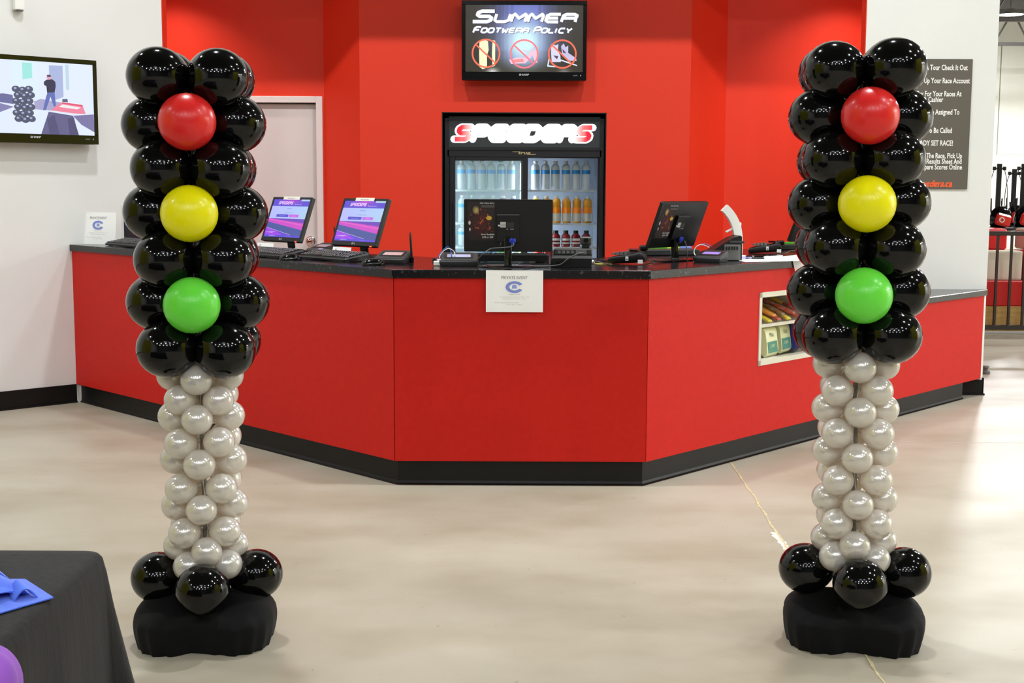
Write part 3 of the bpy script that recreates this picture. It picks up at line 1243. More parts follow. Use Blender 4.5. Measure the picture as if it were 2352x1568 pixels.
f.rect(xt - 0.09, xt - 0.035, zt2 + 0.016, zt2 + 0.020, gold)
f.rect(xt + 0.02, xt + 0.085, zt2 - 0.003, zt2 + 0.001, gold)
f.build('maker_lettering', PRINT, ck, (0, -0.001, 0))
# liner
lin_m = mat('cooler_liner', (150, 158, 172), 0.4)
b = N()
box(b, -CW + 0.03, CW - 0.03, DEP - 0.045, DEP - 0.03, 0.18, zr0)
box(b, -CW + 0.03, -CW + 0.04, 0.09, DEP - 0.03, 0.18, zr0)
box(b, CW - 0.04, CW - 0.03, 0.09, DEP - 0.03, 0.18, zr0)
ob('liner', b, lin_m, ck)
# doors (sliding)


def cooler_door(x0, x1, y, fw, label, op):
    b = N()
    z0, z1 = 0.2, zr0 + 0.005
    box(b, x0, x0 + fw, y, y + 0.035, z0, z1, 0.002)
    box(b, x1 - fw, x1, y, y + 0.035, z0, z1, 0.002)
    box(b, x0 + fw, x1 - fw, y, y + 0.035, z0, z0 + fw, 0.002)
    box(b, x0 + fw, x1 - fw, y, y + 0.035, z1 - op, z1, 0.002)
    d_ = ob('door', b, fm, ck)
    d_['label'] = label
    g = N()
    box(g, x0 + fw, x1 - fw, y + 0.012, y + 0.018, z0 + fw, z1 - op)
    ob('glass_pane', g, mat('cooler_glass', (240, 248, 248), 0.02, trans=1.0, ior=1.1, spec=0.8) if op < 0.015 else mat('pale_haze_glass', (214, 242, 240), 0.09, trans=0.84, ior=1.12, spec=0.8, noise=(9, (240, 252, 250), 0.35, 0.7, (1, 1, .35))), d_)  # left pane: bright reflected haze put into the glass as a pale clouded tint
    return d_


dl = cooler_door(cxp(1033), cxp(1212), 0.005, 0.042, 'left sliding glass door', czp(361) - czp(370) + 0.005)
dr = cooler_door(cxp(1196), cxp(1379), 0.045, 0.02, 'right sliding glass door', 0.012)
b = N()
box(b, -CW + 0.028, cxp(1034), 0.02, 0.05, 0.2, zr0)
ob('door_stop', b, fm, ck)
b = N()
box(b, cxp(1040), cxp(1044), -0.012, 0.006, 0.8, 1.35, 0.002)
ob('handle', b, M['black'], dl)
# lamp tubes behind the centre post
for xx in (cxp(1203) - 0.02, cxp(1203) + 0.02):
    b = N()
    cyl(b, 0.008, (xx, 0.11, 0.35), (xx, 0.11, zr0 - 0.05), 10)
    ob('lamp_tube', b, mat('cooler_lamp', (255, 255, 255), 0.4, emit=(235, 245, 255), es=70.0), ck)
b = N()
cyl(b, 0.006, (-CW + 0.055, 0.075, 0.35), (-CW + 0.055, 0.075, zr0 - 0.05), 10)
ob('lamp_tube', b, MATS['cooler_lamp'], ck)
b = N()
box(b, -CW + 0.1, CW - 0.1, 0.05, 0.08, zr0 + 0.015, zr0 + 0.02)
ob('lamp_tube', b, mat('cooler_lamp_soft', (255, 255, 255), 0.4, emit=(235, 245, 255), es=3.0), ck)
YS = YF + 0.11       # front line of the shelves
shelf_z = [at(1300, 437, YS).z, at(1300, 513, YS).z, at(1300, 568, YS).z, 0.86, 0.55]
for z in shelf_z:
    for a_, c_ in ((-CW + 0.045, cxp(1203) - 0.015), (cxp(1203) + 0.015, CW - 0.045)):
        b = N()
        for k_ in range(9):
            yy = 0.12 + k_ * 0.05
            cyl(b, 0.0025, (a_, yy, z - 0.004), (c_, yy, z - 0.004), 6)
        box(b, a_, c_, 0.098, 0.106, z - 0.012, z + 0.002)
        for k_ in range(3):
            xx = a_ + (c_ - a_) * k_ / 2
            box(b, xx - 0.003, xx + 0.003, 0.106, 0.56, z - 0.010, z - 0.006)
        ob('shelf', b, mat('shelf_wire_white', (225, 228, 232), 0.4), ck)

# ---- bottles
ORD = ['first', 'second', 'third', 'fourth', 'fifth', 'sixth', 'seventh', 'eighth']


def bottle_meshes(kind):
    b, l, c = N(), N(), N()
    extra = None
    if kind == 'water':
        lathe(b, [(0, 0), (.026, 0), (.032, .006), (.033, .03), (.031, .036), (.033, .05), (.031, .06), (.033, .075), (.033, .155), (.0322, .170), (.028, .184), (.019, .194), (.0125, .199), (.0125, .206), (0, .206)], 20)
        lathe(l, [(.0335, .122), (.0337, .122), (.0337, .152), (.0335, .152)], 20)
        lathe(c, [(0, .204), (.0165, .204), (.0165, .219), (.015, .221), (0, .221)], 14)
        ms = (mat('water_bottle_plastic', (236, 241, 248), 0.12, trans=0.12, ior=1.2), mat('blue_label', (60, 150, 220), 0.4), M['wplastic'])
    elif kind in ('orange', 'purple', 'yellow'):
        lathe(b, [(0, 0), (.03, 0), (.035, .006), (.036, .02), (.035, .13), (.034, .145), (.034, .155), (.036, .165), (.034, .18), (.026, .195), (.017, .203), (.0165, .206), (0, .206)], 20)
        lathe(l, [(.0362, .015), (.0365, .015), (.0365, .08), (.0362, .08)], 20)
        lathe(c, [(0, .2), (.0185, .2), (.0185, .22), (.017, .222), (0, .222)], 14)
        extra = N()
        lathe(extra, [(.0362, .08), (.0366, .08), (.0366, .128), (.0362, .128)], 20)
        juice = {'orange': (222, 150, 44), 'purple': (58, 40, 96), 'yellow': (238, 196, 52)}[kind]
        lab = {'orange': (255, 142, 24), 'purple': (110, 80, 190), 'yellow': (255, 210, 30)}[kind]
        ms = (mat(kind + '_drink', juice, 0.15, coat=0.3), mat('pale_wrap_label', (226, 220, 210), 0.45), M['wplastic'], mat(kind + '_band_label', lab, 0.4))
    else:
        lathe(b, [(0, 0), (.03, 0), (.035, .006), (.036, .03), (.034, .042), (.034, .05), (.036, .06), (.034, .085), (.022, .1), (.017, .106), (0, .106)], 20)
        lathe(l, [(.0358, .048), (.0375, .052), (.0372, .062), (.0358, .066)], 20)
        lathe(c, [(0, .104), (.02, .104), (.02, .124), (.018, .127), (0, .127)], 14)
        extra = N()
        lathe(extra, [(.0368, .024), (.0372, .026), (.0368, .034), (.036, .036)], 20)
        ms = (mat('dark_red_drink', (120, 22, 30), 0.15, coat=0.3), mat('white_label', (232, 230, 228), 0.45), M['black'], MATS['white_label'] if 'white_label' in MATS else mat('white_label', (232, 230, 228), 0.45))
    out = [('bottle_body', mesh_of('bottle_body', b, True, 50), ms[0]), ('label_wrap', mesh_of('label_wrap', l, True, 50), ms[1]), ('cap', mesh_of('cap', c, True, 40), ms[2])]
    if extra is not None:
        out.append(('label_band', mesh_of('label_band', extra, True, 50), ms[3]))
    for _, me, m_ in out:
        me.materials.append(m_)
    return out


BM = {k_: bottle_meshes(k_) for k_ in ('water', 'orange', 'purple', 'yellow', 'red')}


def bottle(kind, px, z, label, group, sc=1.0, scz=1.0, dy=0.0):
    x = at(px, 500, YS + 0.04 + dy).x
    t = thing(kind + '_bottle' if kind != 'water' else 'water_bottle', label, 'bottle', (x, YS + 0.045 + dy, z), random.uniform(0, 6), group)
    for n_, me, m_ in BM[kind]:
        o = link(n_, me, None, t)
    t.scale = (sc, sc, scz)
    return t


wx = [1229, 1252, 1275, 1299, 1322, 1345]
for i, px in enumerate(wx):
    bottle('water', px, shelf_z[0] + .003, 'clear water bottle with blue band, %s from the left on the right top cooler shelf' % ORD[i], 'water bottles in the cooler')
for i, px in enumerate([1060, 1083, 1106, 1128, 1151, 1173]):
    bottle('water', px, shelf_z[0] + .003, 'water bottle behind the left cooler door, %s from the left on the top shelf' % ORD[i], 'water bottles in the cooler')
for i, px in enumerate([1231, 1255, 1278, 1301, 1325, 1349]):
    bottle('yellow' if i == 0 else 'orange', px, shelf_z[1] + .003,
           'yellow drink bottle with white cap, leftmost on the right middle shelf' if i == 0 else 'orange drink bottle with orange and white label, %s from the left on the middle shelf' % ORD[i], 'fruit drinks in the cooler', 0.98, 0.93)
for i, px in enumerate([1062, 1085, 1109, 1132, 1155, 1179]):
    if i < 4:
        bottle('water', px, shelf_z[1] + .003, 'clear bottle behind the left cooler door, %s from the left on the middle shelf' % ORD[i], 'clear bottles on the left middle shelf', 1.0, 0.95)
    else:
        bottle('purple', px, shelf_z[1] + .003, ('purple drink bottle with white cap, left one of the pair behind the left door' if i == 4 else 'purple drink bottle with white cap, right one of the pair by the centre post'), 'purple drinks in the cooler', 0.98, 0.93)
for i, px in enumerate([1230, 1253, 1277, 1300, 1323, 1347]):
    bottle('red', px, shelf_z[2] + .003, 'squat dark red drink bottle, %s from the left on the lower cooler shelf' % ORD[i], 'dark red drinks in the cooler')
for i, px in enumerate([1062, 1086, 1110]):
    bottle('water', px, shelf_z[2] + .003, 'clear bottle low behind the left cooler door, %s from the left' % ORD[i], 'clear bottles on the left lower shelf', 1.0, 0.75)
cols = [((52, 140, 205), 'blue'), ((60, 120, 190), 'dark blue'), ((70, 175, 40), 'green'), ((150, 180, 90), 'olive green'), ((196, 214, 236), 'pale blue'), ((226, 60, 50), 'red'), ((210, 50, 52), 'dark red')]
for i, (px, (cc, cn)) in enumerate(zip([1114, 1131, 1152, 1197, 1172, 1236, 1256], cols)):
    x = at(px, 580, YS + 0.04).x
    b = N()
    zt_ = at(px, 575, YS + 0.04).z - shelf_z[3]
    lathe(b, [(0, 0), (.027, 0), (.031, .008), (.031, zt_ - .014), (.025, zt_ - .002), (.024, zt_), (0, zt_ - .004)], 18)
    t = thing('drink_can', '%s tall drink can on the bottom visible cooler shelf' % cn, 'can', (x, YS + 0.045, shelf_z[3] + .003), 0, 'cans low in the cooler')
    ob('can_body', b, mat(cn.replace(' ', '_') + '_can', cc, 0.3), t, True, 40)
    b = N()
    lathe(b, [(0, zt_ - .003), (.0235, zt_ - .003), (.025, zt_ + .001), (.0225, zt_ + .001)], 18)
    ob('can_lid', b, M['steel'], t, True, 40)

# ================================================================== BALLOON COLUMNS


def balloon_mesh(R, r, kz, name='balloon'):
    """teardrop lying along +X: neck near the pole, dome outwards"""
    prof = []
    n = 18
    neck = R - r * 1.0
    prof.append((0.0, 0.012))
    prof.append((0.006, 0.013))
    prof.append((0.008, max(0.018, neck * 0.45)))
    for i in range(n + 1):
        a = -pi / 2 + pi * i / n
        rr = r * cos(a)
        x = R + r * sin(a)
        if sin(a) < 0:
            x = R + r * sin(a) * (1.0 + 0.16 * abs(sin(a)) ** 3)
            rr = r * cos(a) if cos(a) > 1e-6 else 0
        if rr < 0.008 and sin(a) < 0:
            continue
        prof.append((rr if i < n else 0.0, x))
    b = N()
    lathe(b, prof, 32, Matrix.Diagonal((1, 1, kz, 1)) @ Matrix.Rotation(pi / 2, 4, 'Y'))
    return mesh_of(name, b, True, 70)


BLK = balloon_mesh(0.128, 0.0955, 0.945)
BLK.materials.append(M['balloon'])
PRL = balloon_mesh(0.088, 0.0500, 0.97)
PRL.materials.append(M['pearl'])
BBK = balloon_mesh(0.158, 0.086, 0.95)
BBK.materials.append(M['balloon'])
COLB = {}
for nm, c in (('red', (222, 40, 38)), ('yellow', (240, 232, 8)), ('green', (104, 222, 66))):
    me = balloon_mesh(0.15, 0.087, 1.0)
    me.materials.append(mat(nm + '_latex', c, 0.3, spec=0.4, coat=0.12, sheen=0.0))
    COLB[nm] = me


def bag_mesh(seed, yaw):
    rr = random.Random(seed)
    b = N()
    nu, nv = 96, 26
    rings = []
    for j in range(nv + 1):
        t = j / nv
        ring = []
        for i in range(nu):
            a = 2 * pi * i / nu
            lobe = abs(cos(a)) ** 3.5
            # plan radius: peanut with two full ends
            ax, ay = 0.224, 0.186
            pr = 1.0 / ((abs(cos(a)) / ax) ** 2.7 + (abs(sin(a)) / ay) ** 2.7) ** (1 / 2.7)
            pinch = 1 - 0.24 * (abs(sin(a)) ** 4)
            pr *= pinch
            top = 0.112 + 0.062 * lobe
            if t < 0.55:
                q = t / 0.55
                k_ = 0.90 + 0.10 * sin(q * pi / 2) if q > 0.08 else 0.90
                z = q * 0.085 + 0.0
                k_ = 0.93 + 0.07 * sin(q * pi / 2)
            else:
                q = (t - 0.55) / 0.45
                k_ = cos(q * pi / 2) ** 0.55 if q < 1 else 0.0
                z = 0.085 + (top - 0.085) * sin(q * pi / 2)
            fold = 0.0060 * sin(a * 19 + seed) * (1 - t) ** 1.2 * (0.35 + abs(sin(a)) ** 2) + 0.002 * sin(a * 41 + 2 * seed) * (1 - t)
            ca, sa = cos(a), sin(a)
            bx_ = ax * (1 if ca > 0 else -1) * abs(ca) ** .72
            by_ = ay * (1 if sa > 0 else -1) * abs(sa) ** .72 * (1 - .27 * math.exp(-(bx_ / .085) ** 2))
            q_k = 1 + fold / max(.05, sqrt(bx_ * bx_ + by_ * by_))
            z += 0.0035 * sin(a * 9 + seed * 2) * (1 - abs(2 * t - 1))
            if j == 0:
                z = 0
            ring.append((bx_ * k_ * q_k, by_ * k_ * q_k, max(z, 0)))
        if j == nv:
            ring = [(p[0] * 0.02, p[1] * 0.02, p[2]) for p in ring]
        rings.append(ring)
    loft(b, rings, True, Matrix.Rotation(yaw, 4, 'Z'))
    return mesh_of('base_cover', b, True, 80)


def ring_z(y_px, px, Yc):
    return at(px, y_px, Yc).z


def column(name, label, bx, YA, yaw, big, small, base_y, side, seed, bag_yaw, lean):
    base = at(bx, 1440, YA)
    t = thing(name, label, 'balloon column', (base.x, YA, 0))
    rr = random.Random(seed)
    b = N()
    cyl(b, 0.009, (0, 0, 0.03), (0, 0, 1.80), 12)
    ob('pole', b, mat('pole_plastic', (150, 146, 138), 0.4), t, True, 40, rot=(0, lean, 0))
    b = bag_mesh(seed, bag_yaw)
    link('base_cover', b, M['cover'], t, (0, -0.028 if bx < 1000 else 0.0, 0))
    # seam of gathered cloth round the pole
    for typ, ypx, pxc, colour, dyaw in big:
        R_ = 0.137
        z = ring_z(ypx, pxc, YA - (R_ if typ == '+' else R_ * .7))
        for k_ in range(4):
            a = yaw + dyaw - pi / 2 + k_ * pi / 2 + (pi / 4 if typ == 'x' else 0)
            if k_ == 0 and colour:
                o = link('balloon', COLB[colour], None, t, (lean * z, 0, z), (0, 0, a + rr.uniform(-.01, .01)))
                o['label'] = colour + ' balloon'
                continue
            s = rr.uniform(0.985, 1.015)
            o = link('balloon', BLK, None, t, (lean * z, 0, z + rr.uniform(-.004, .004)), (0, rr.uniform(-.02, .02), a + rr.uniform(-.03, .03)))
            o.scale = (s, s, s)
        o = None
    for typ, ypx, pxc, dyaw in small:
        R_ = 0.088
        z = ring_z(ypx, pxc, YA - (R_ if typ == '+' else R_ * .7))
        for k_ in range(4):
            a = yaw + dyaw - pi / 2 + k_ * pi / 2 + (pi / 4 if typ == 'x' else 0)
            s = rr.uniform(0.98, 1.02)
            o = link('balloon', PRL, None, t, (lean * z, 0, z + rr.uniform(-.003, .003)), (0, rr.uniform(-.04, .04), a + rr.uniform(-.05, .05)))
            o.scale = (s, s, s)
            o['label'] = 'small pearl white balloon'
    z = ring_z(base_y, bx, YA - .16)
    for k_ in range(4):
        a = yaw + side - pi / 2 + k_ * pi / 2
        o = link('balloon', BBK, None, t, (0, 0, z), (0, 0.03, a))
    # clear line tying the clusters, seen between the balloons
    b = N()
    tube(b, [(0.012 * sin(i * 1.7), -0.014, 0.25 + i * 0.15) for i in range(11)], 0.0022, 6, 5)
    ob('tie_line', b, mat('clear_tie_line', (225, 225, 225), 0.25), t, True, rot=(0, lean, 0))
    return t


YA = 4.22
column('balloon_column', 'left traffic-light balloon column, black top with red, yellow and green over pearl stem', 479, YA, 0.10,
       [('x', 176, 436, None, 0), ('+', 280, 436, 'red', 0), ('x', 388, 436, None, 0.0), ('+', 490, 436, 'yellow', 0.0), ('x', 597, 440, None, 0.03), ('+', 700, 443, 'green', 0.0), ('x', 800, 450, None, 0.0)],
       [('+', 871, 456, 0), ('x', 916, 460, 0.02), ('+', 967, 462, 0), ('x', 1016, 462, 0), ('+', 1067, 458, -.04), ('x', 1120, 460, -.04), ('+', 1172, 462, 0.0), ('x', 1221, 468, 0.1), ('+', 1269, 476, 0.18), ('x', 1296, 477, 0.2)],
       1352, 0.03, 11, 0.05, -0.007)
column('balloon_column', 'right traffic-light balloon column, black top with red, yellow and green over pearl stem', 1958, YA, -0.10,
       [('x', 157, 1990, None, -.03), ('+', 266, 1998, 'red', .05), ('x', 366, 1985, None, -.02), ('+', 468, 1989, 'yellow', .02), ('x', 570, 1976, None, 0.04), ('+', 678, 1991, 'green', -0.02), ('x', 772, 1978, None, 0.04)],
       [('+', 846, 1975, 0), ('x', 896, 1970, -.03), ('+', 949, 1971, 0), ('x', 996, 1969, 0), ('+', 1050, 1978, -.06), ('x', 1100, 1969, -.03), ('+', 1157, 1970, 0.02), ('x', 1203, 1968, 0.02), ('+', 1254, 1976, -0.06), ('x', 1280, 1974, -0.06)],
       1339, -0.04, 23, -0.16, -0.020)

# ================================================================== TABLE IN THE CORNER
tz = 0.742
tb = thing('folding_table', 'folding table hidden under the black cloth at the lower left', 'table', (-1.75, 1.95, 0))
b = N()
box(b, -0.9, 0.9, -0.62, 0.64, tz - 0.035, tz - 0.006, 0.004)
ob('tabletop', b, M['grey'], tb)
for sx_ in (-0.8, 0.8):
    for sy_ in (-0.5, 0.5):
        b = N()
        cyl(b, 0.014, (sx_, sy_, 0), (sx_, sy_, tz - 0.035), 10)
        ob('leg', b, M['steel'], tb)
b = N()
rings = []
nseg = 24
X0, X1, Y0_, Y1 = -2.68, -0.815, 1.3, 2.625


def outline(ex, corner, fold, z):
    out = []
    r = 0.05 + ex
    pts_side = 26
    cs = [(X1 - 0.05, Y1 - 0.05, 0), (X0 + 0.05, Y1 - 0.05, pi / 2), (X0 + 0.05, Y0_ + 0.05, pi), (X1 - 0.05, Y0_ + 0.05, 1.5 * pi)]
    for ci in range(4):
        cx_, cy_, a0 = cs[ci]
        for k_ in range(13):
            a = a0 + pi / 2 * k_ / 12
            q = r + corner * sin(pi * k_ / 12) ** 1.5
            out.append((cx_ + q * cos(a), cy_ + q * sin(a), z))
        nx_, ny_, _ = cs[(ci + 1) % 4]
        a = a0 + pi / 2
        sx0_, sy0_ = cx_ + r * cos(a), cy_ + r * sin(a)
        ex0_, ey0_ = nx_ + r * cos(a), ny_ + r * sin(a)
        for k_ in range(1, pts_side):
            t = k_ / pts_side
            w_ = fold * sin(t * 34 + ci * 2) * min(1, 4 * t, 4 * (1 - t))
            out.append((sx0_ + (ex0_ - sx0_) * t + w_ * cos(a), sy0_ + (ey0_ - sy0_) * t + w_ * sin(a), z))
    return out


for ex, corner, fold, z in [(-0.045, 0, 0, tz), (-0.02, 0, 0, tz), (-0.006, 0, 0, tz - 0.002), (0.0, 0, 0, tz - 0.009), (0.004, 0.005, 0.001, tz - 0.04),
                            (0.007, 0.018, 0.003, tz - 0.12), (0.010, 0.05, 0.006, tz - 0.27), (0.013, 0.095, 0.010, tz - 0.45), (0.02, 0.16, 0.016, 0.1), (0.022, 0.17, 0.018, 0.015)]:
    rings.append(outline(ex, corner, fold, z))
loft(b, rings[::-1], False)
b2 = bmesh.new()
b2.faces.new([b2.verts.new(p) for p in rings[0]])
merge(b, b2)
bmesh.ops.remove_doubles(b, verts=b.verts[:], dist=1e-5)
tc_ = ob('tablecloth', b, M['cloth'], None, True, 80)
tag(tc_, 'black cloth draped to the floor over the table at lower left', 'tablecloth')

# blue folded cloths on the table
blue = mat('blue_felt', (52, 92, 214), 0.75, sheen=0.3, noise=(30, (64, 110, 226), 0.35, 0.65))


def sheet(bm, P, nu=14, nv=8, th=0.0022):
    """P(u,v)->(x,y,z); thin solid sheet"""
    b2 = bmesh.new()
    g = [[b2.verts.new(P(i / nu, j / nv)) for i in range(nu + 1)] for j in range(nv + 1)]
    for j in range(nv):
        for i in range(nu):
            b2.faces.new((g[j][i], g[j][i + 1], g[j + 1][i + 1], g[j + 1][i]))
    bmesh.ops.recalc_face_normals(b2, faces=b2.faces[:])
    bmesh.ops.solidify(b2, geom=b2.faces[:], thickness=th)
    merge(bm, b2)


def quadP(a, b_, c, d_, h):
    a, b_, c, d_ = [Vector(v) for v in (a, b_, c, d_)]

    def P(u, v):
        p = a.lerp(b_, u).lerp(d_.lerp(c, u), v)
        return p + Vector((0, 0, h(u, v)))
    return P


def T(px, py, dz=0.0):
    return onz(px, py, tz + 0.004 + dz)


bc = thing('blue_cloth', 'crumpled bright blue felt cloth on the black table', 'cloth', tuple(T(20, 1370)))
inv = Matrix.Translation(-T(20, 1370))


def bpart(name, fn, **k):
    b = N()
    sheet(b, fn, **k)
    bmesh.ops.transform(b, matrix=inv, verts=b.verts[:])
    return ob(name, b, blue, bc, True, 60)


bpart('flat_corner', quadP(T(-160, 1455), T(123, 1372), T(58, 1330), T(-160, 1330), lambda u, v: 0.001 + 0.012 * sin(pi * v) * (1 - u)))
bpart('fold', quadP(T(-170, 1420, .01), T(72, 1366, .0), T(50, 1345, .0), T(-170, 1330, .015), lambda u, v: 0.062 * sin(pi * (0.15 + 0.85 * v)) * sin(pi * min(1, 0.35 + 0.65 * u)) + 0.002))
bpart('fold', quadP(T(-170, 1440, .012), T(40, 1368, .004), T(28, 1352, .006), T(-170, 1385, .014), lambda u, v: 0.034 * sin(pi * (0.2 + 0.8 * v)) * (1 - u * u * .8) + 0.006))
bpart('fold', quadP(T(30, 1385, .0), T(88, 1374, .0), T(60, 1362, .0), T(20, 1372, .0), lambda u, v: 0.020 * sin(pi * u) + 0.008 * v + .002))
bpart('fold', quadP(T(-170, 1370, .012), T(28, 1336, .004), T(-40, 1280, .0), T(-170, 1262, .0), lambda u, v: 0.045 * sin(pi * u) * (1 - v * .6) + 0.002))

# purple cloth at the very corner
pc = at(-66, 1606, 1.62)
b = N()
b2 = bmesh.new()
bmesh.ops.create_icosphere(b2, subdivisions=4, radius=1)
for v in b2.verts:
    v.co *= 1 + 0.05 * sin(v.co.x * 5 + v.co.z * 4) + 0.03 * sin(v.co.y * 9)
    v.co = Vector((v.co.x * 0.052, v.co.y * 0.11, max(-0.6, v.co.z) * 0.062))
merge(b, b2)
po = ob('purple_cloth', b, mat('purple_cloth_fabric', (126, 60, 172), 0.8, sheen=0.1, noise=(14, (138, 68, 184), 0.35, 0.65)), None, True, 80, tuple(pc))
tag(po, 'bunched purple cloth at the bottom left corner of the black table', 'cloth')
# ================================================================== THINGS ON THE COUNTER
ZC = ZT + 0.001
yawL = -(pi / 2 - tL)      # facing customers on the left wing (local -Y = nL)
yawR = (pi / 2 - tR)


def yaw_of(n):             # rotation that makes local -Y look along n
    return atan2(n.x, -n.y)


aL, aR = yaw_of(nL), yaw_of(nR)


def screen_picture(sw, shh):
    f = Flat()
    f.rect(0, sw, 0, shh, (92, 70, 214), 0)
    f.grid(0, sw, .82 * shh, shh, 16, 4, lambda u, v: (88 + 110 * max(0, 1 - abs(u - .5) * 2.6) * v, 70, 208), 1)
    f.rect(0, sw, .49 * shh, .82 * shh, (176, 190, 248), 1)
    f.grid(0, sw, .49 * shh, .82 * shh, 8, 2, lambda u, v: (182 - 10 * u, 186 + 20 * u, 250 - 14 * u * (1 - v)), 2)
    f.poly([(0, .49 * shh), (0, .40 * shh), (sw, .20 * shh), (sw, .38 * shh)], (208, 70, 200), 2)
    f.poly([(0, .49 * shh), (sw, .38 * shh), (sw, .49 * shh)], (110, 66, 186), 2)
    f.poly([(0, .46 * shh), (0, .48 * shh), (sw, .34 * shh), (sw, .31 * shh)], (226, 96, 196), 2.5)
    f.poly([(0, .40 * shh), (0, .25 * shh), (.75 * sw, .05 * shh), (sw, .05 * shh), (sw, .20 * shh)], (72, 84, 156), 2)
    f.poly([(0, .25 * shh), (0, .05 * shh), (.5 * sw, .05 * shh), (.22 * sw, .2 * shh)], (158, 64, 232), 2)
    f.stroke([(0, .25 * shh), (.72 * sw, .07 * shh)], .008 * shh, (220, 190, 220), 2.8)
    f.poly([(0, .12 * shh), (.3 * sw, .14 * shh), (.45 * sw, .19 * shh), (.2 * sw, .11 * shh)], (210, 180, 220), 2.8)
    f.glyphs('SPEEDERS', .16 * sw, .875 * shh, .06 * shh, .037 * sw, .012 * sw, .02 * shh, (238, 196, 255), 3, .3)
    f.text('Registration Kiosk', .6 * sw, .86 * shh, .045 * shh, (214, 190, 250), 3, sx=.9)
    f.text('Welcome', .5 * sw, .74 * shh, .05 * shh, (84, 90, 160), 4, 'C')
    f.text('Select Registration Type', .5 * sw, .64 * shh, .035 * shh, (124, 132, 200), 4, 'C')
    f.rect(.19 * sw, .52 * sw, .53 * shh, .60 * shh, (84, 70, 204), 4)
    f.rect(.54 * sw, .8 * sw, .53 * shh, .60 * shh, (198, 96, 228), 4)
    f.text('Create New Profile', .355 * sw, .552 * shh, .036 * shh, (176, 170, 244), 5, 'C', .95)
    f.text('Create Profile', .67 * sw, .552 * shh, .034 * shh, (236, 190, 250), 5, 'C', .9)
    f.rect(.76 * sw, .99 * sw, .955 * shh, 1.0 * shh, (176, 206, 226), 4)
    f.text('speeders.ca', .15 * sw, .02 * shh, .05 * shh, (206, 196, 252), 4, shear=.3)
    f.text('Privacy Policy', .62 * sw, .02 * shh, .035 * shh, (150, 140, 236), 4)
    return f


def kiosk_monitor(px, py, rz, label, W_=0.395, H_=0.283, tilt=radians(21), lift=0.064):
    base = onz(px, py, ZC)
    t = thing('customer_monitor', label, 'monitor', tuple(base), rz, 'customer monitors')
    b = N()
    loft(b, [[(x * 1.0, y * 1.0, 0.0) for x, y in rrect(0.20, 0.17, .07, 6)], [(x, y, 0.007) for x, y in rrect(0.20, 0.17, .07, 6)], [(x * .8, y * .8, 0.013) for x, y in rrect(0.2, 0.17, .07, 6)]])
    ob('base', b, M['black'], t, True, 30, (0, 0.06, 0))
    b = N()
    box(b, -0.028, 0.028, 0.065, 0.09, 0.008, 0.16, 0.006, Matrix.Rotation(radians(8), 4, 'X'))
    ob('stand', b, M['gloss'], t)
    mx = Matrix.Translation((0, -0.01, lift)) @ Matrix.Rotation(-tilt, 4, 'X')
    b = N()
    rprism(b, -W_ / 2, W_ / 2, 0, H_, 0, 0.022, 0.006)
    rprism(b, -W_ * .3, W_ * .3, H_ * .2, H_ * .8, 0.022, 0.05, 0.02)
    bmesh.ops.transform(b, matrix=mx, verts=b.verts[:])
    pn = ob('panel', b, M['dgrey'], t)
    b = N()
    bz, bb = 0.014, 0.026
    box(b, -W_ / 2, W_ / 2, -0.004, 0, 0, bb, .001)
    box(b, -W_ / 2, W_ / 2, -0.004, 0, H_ - bz, H_, .001)
    box(b, -W_ / 2, -W_ / 2 + bz, -0.004, 0, bb, H_ - bz, .001)
    box(b, W_ / 2 - bz, W_ / 2, -0.004, 0, bb, H_ - bz, .001)
    bmesh.ops.transform(b, matrix=mx, verts=b.verts[:])
    ob('bezel', b, M['black'], t)
    Ux = mx.to_3x3() @ Vector((1, 0, 0))
    Vz = mx.to_3x3() @ Vector((0, 0, 1))
    f = screen_picture(W_ - 2 * bz, H_ - bb - bz)
    f.build('screen', SCREEN, t, mx @ Vector((-W_ / 2 + bz, -0.0006, bb)), Ux, Vz, eps=0.00025)
    f = Flat()
    f.disc(-0.006, 0, .007, .007, (150, 150, 150))
    f.text('LG', 0.003, -.005, .014, (170, 170, 170), bold=.03)
    f.build('logo', PRINT, t, mx @ Vector((0, -0.0045, bb * .5)), Ux, Vz)
    f = Flat()
    f.rect(-W_ * .22, W_ * .20, H_ - 0.017, H_ + 0.003, (240, 238, 228), 1)
    f.text('Please register here', -0.004, H_ - 0.011, .010, (120, 120, 120), 2, 'C', .9)
    f.build('paper_strip', PRINT, t, mx @ Vector((0, -0.0045, 0)), Ux, Vz)
    b = N()
    box(b, W_ / 2 - 0.045, W_ / 2 - 0.03, -0.006, -0.002, -0.003, 0.003)
    bmesh.ops.transform(b, matrix=mx, verts=b.verts[:])
    o = ob('power_light', b, mat('red_led', (255, 40, 20), 0.3, emit=(255, 60, 30), es=4), t)
    # small white card leaning below the screen
    return t


def card_behind(px, py, rz, label):
    p = onz(px, py, ZC)
    t = thing('notice_card', label, 'card', tuple(p), rz)
    b = N()
    box(b, -0.09, 0.07, 0, 0.0015, 0, 0.06, 0, Matrix.Rotation(radians(-18), 4, 'X'))
    ob('card', b, M['paper'], t)
    f = Flat()
    f.disc(-0.06, 0.045, .004, .005, (190, 60, 60))
    f.rect(-.02, .06, .03, .033, (190, 190, 190))
    mx = Matrix.Rotation(radians(-18), 3, 'X')
    f.build('print', PRINT, t, (0, -0.0004, 0), mx @ Vector((1, 0, 0)), mx @ Vector((0, 0, 1)))
    return t


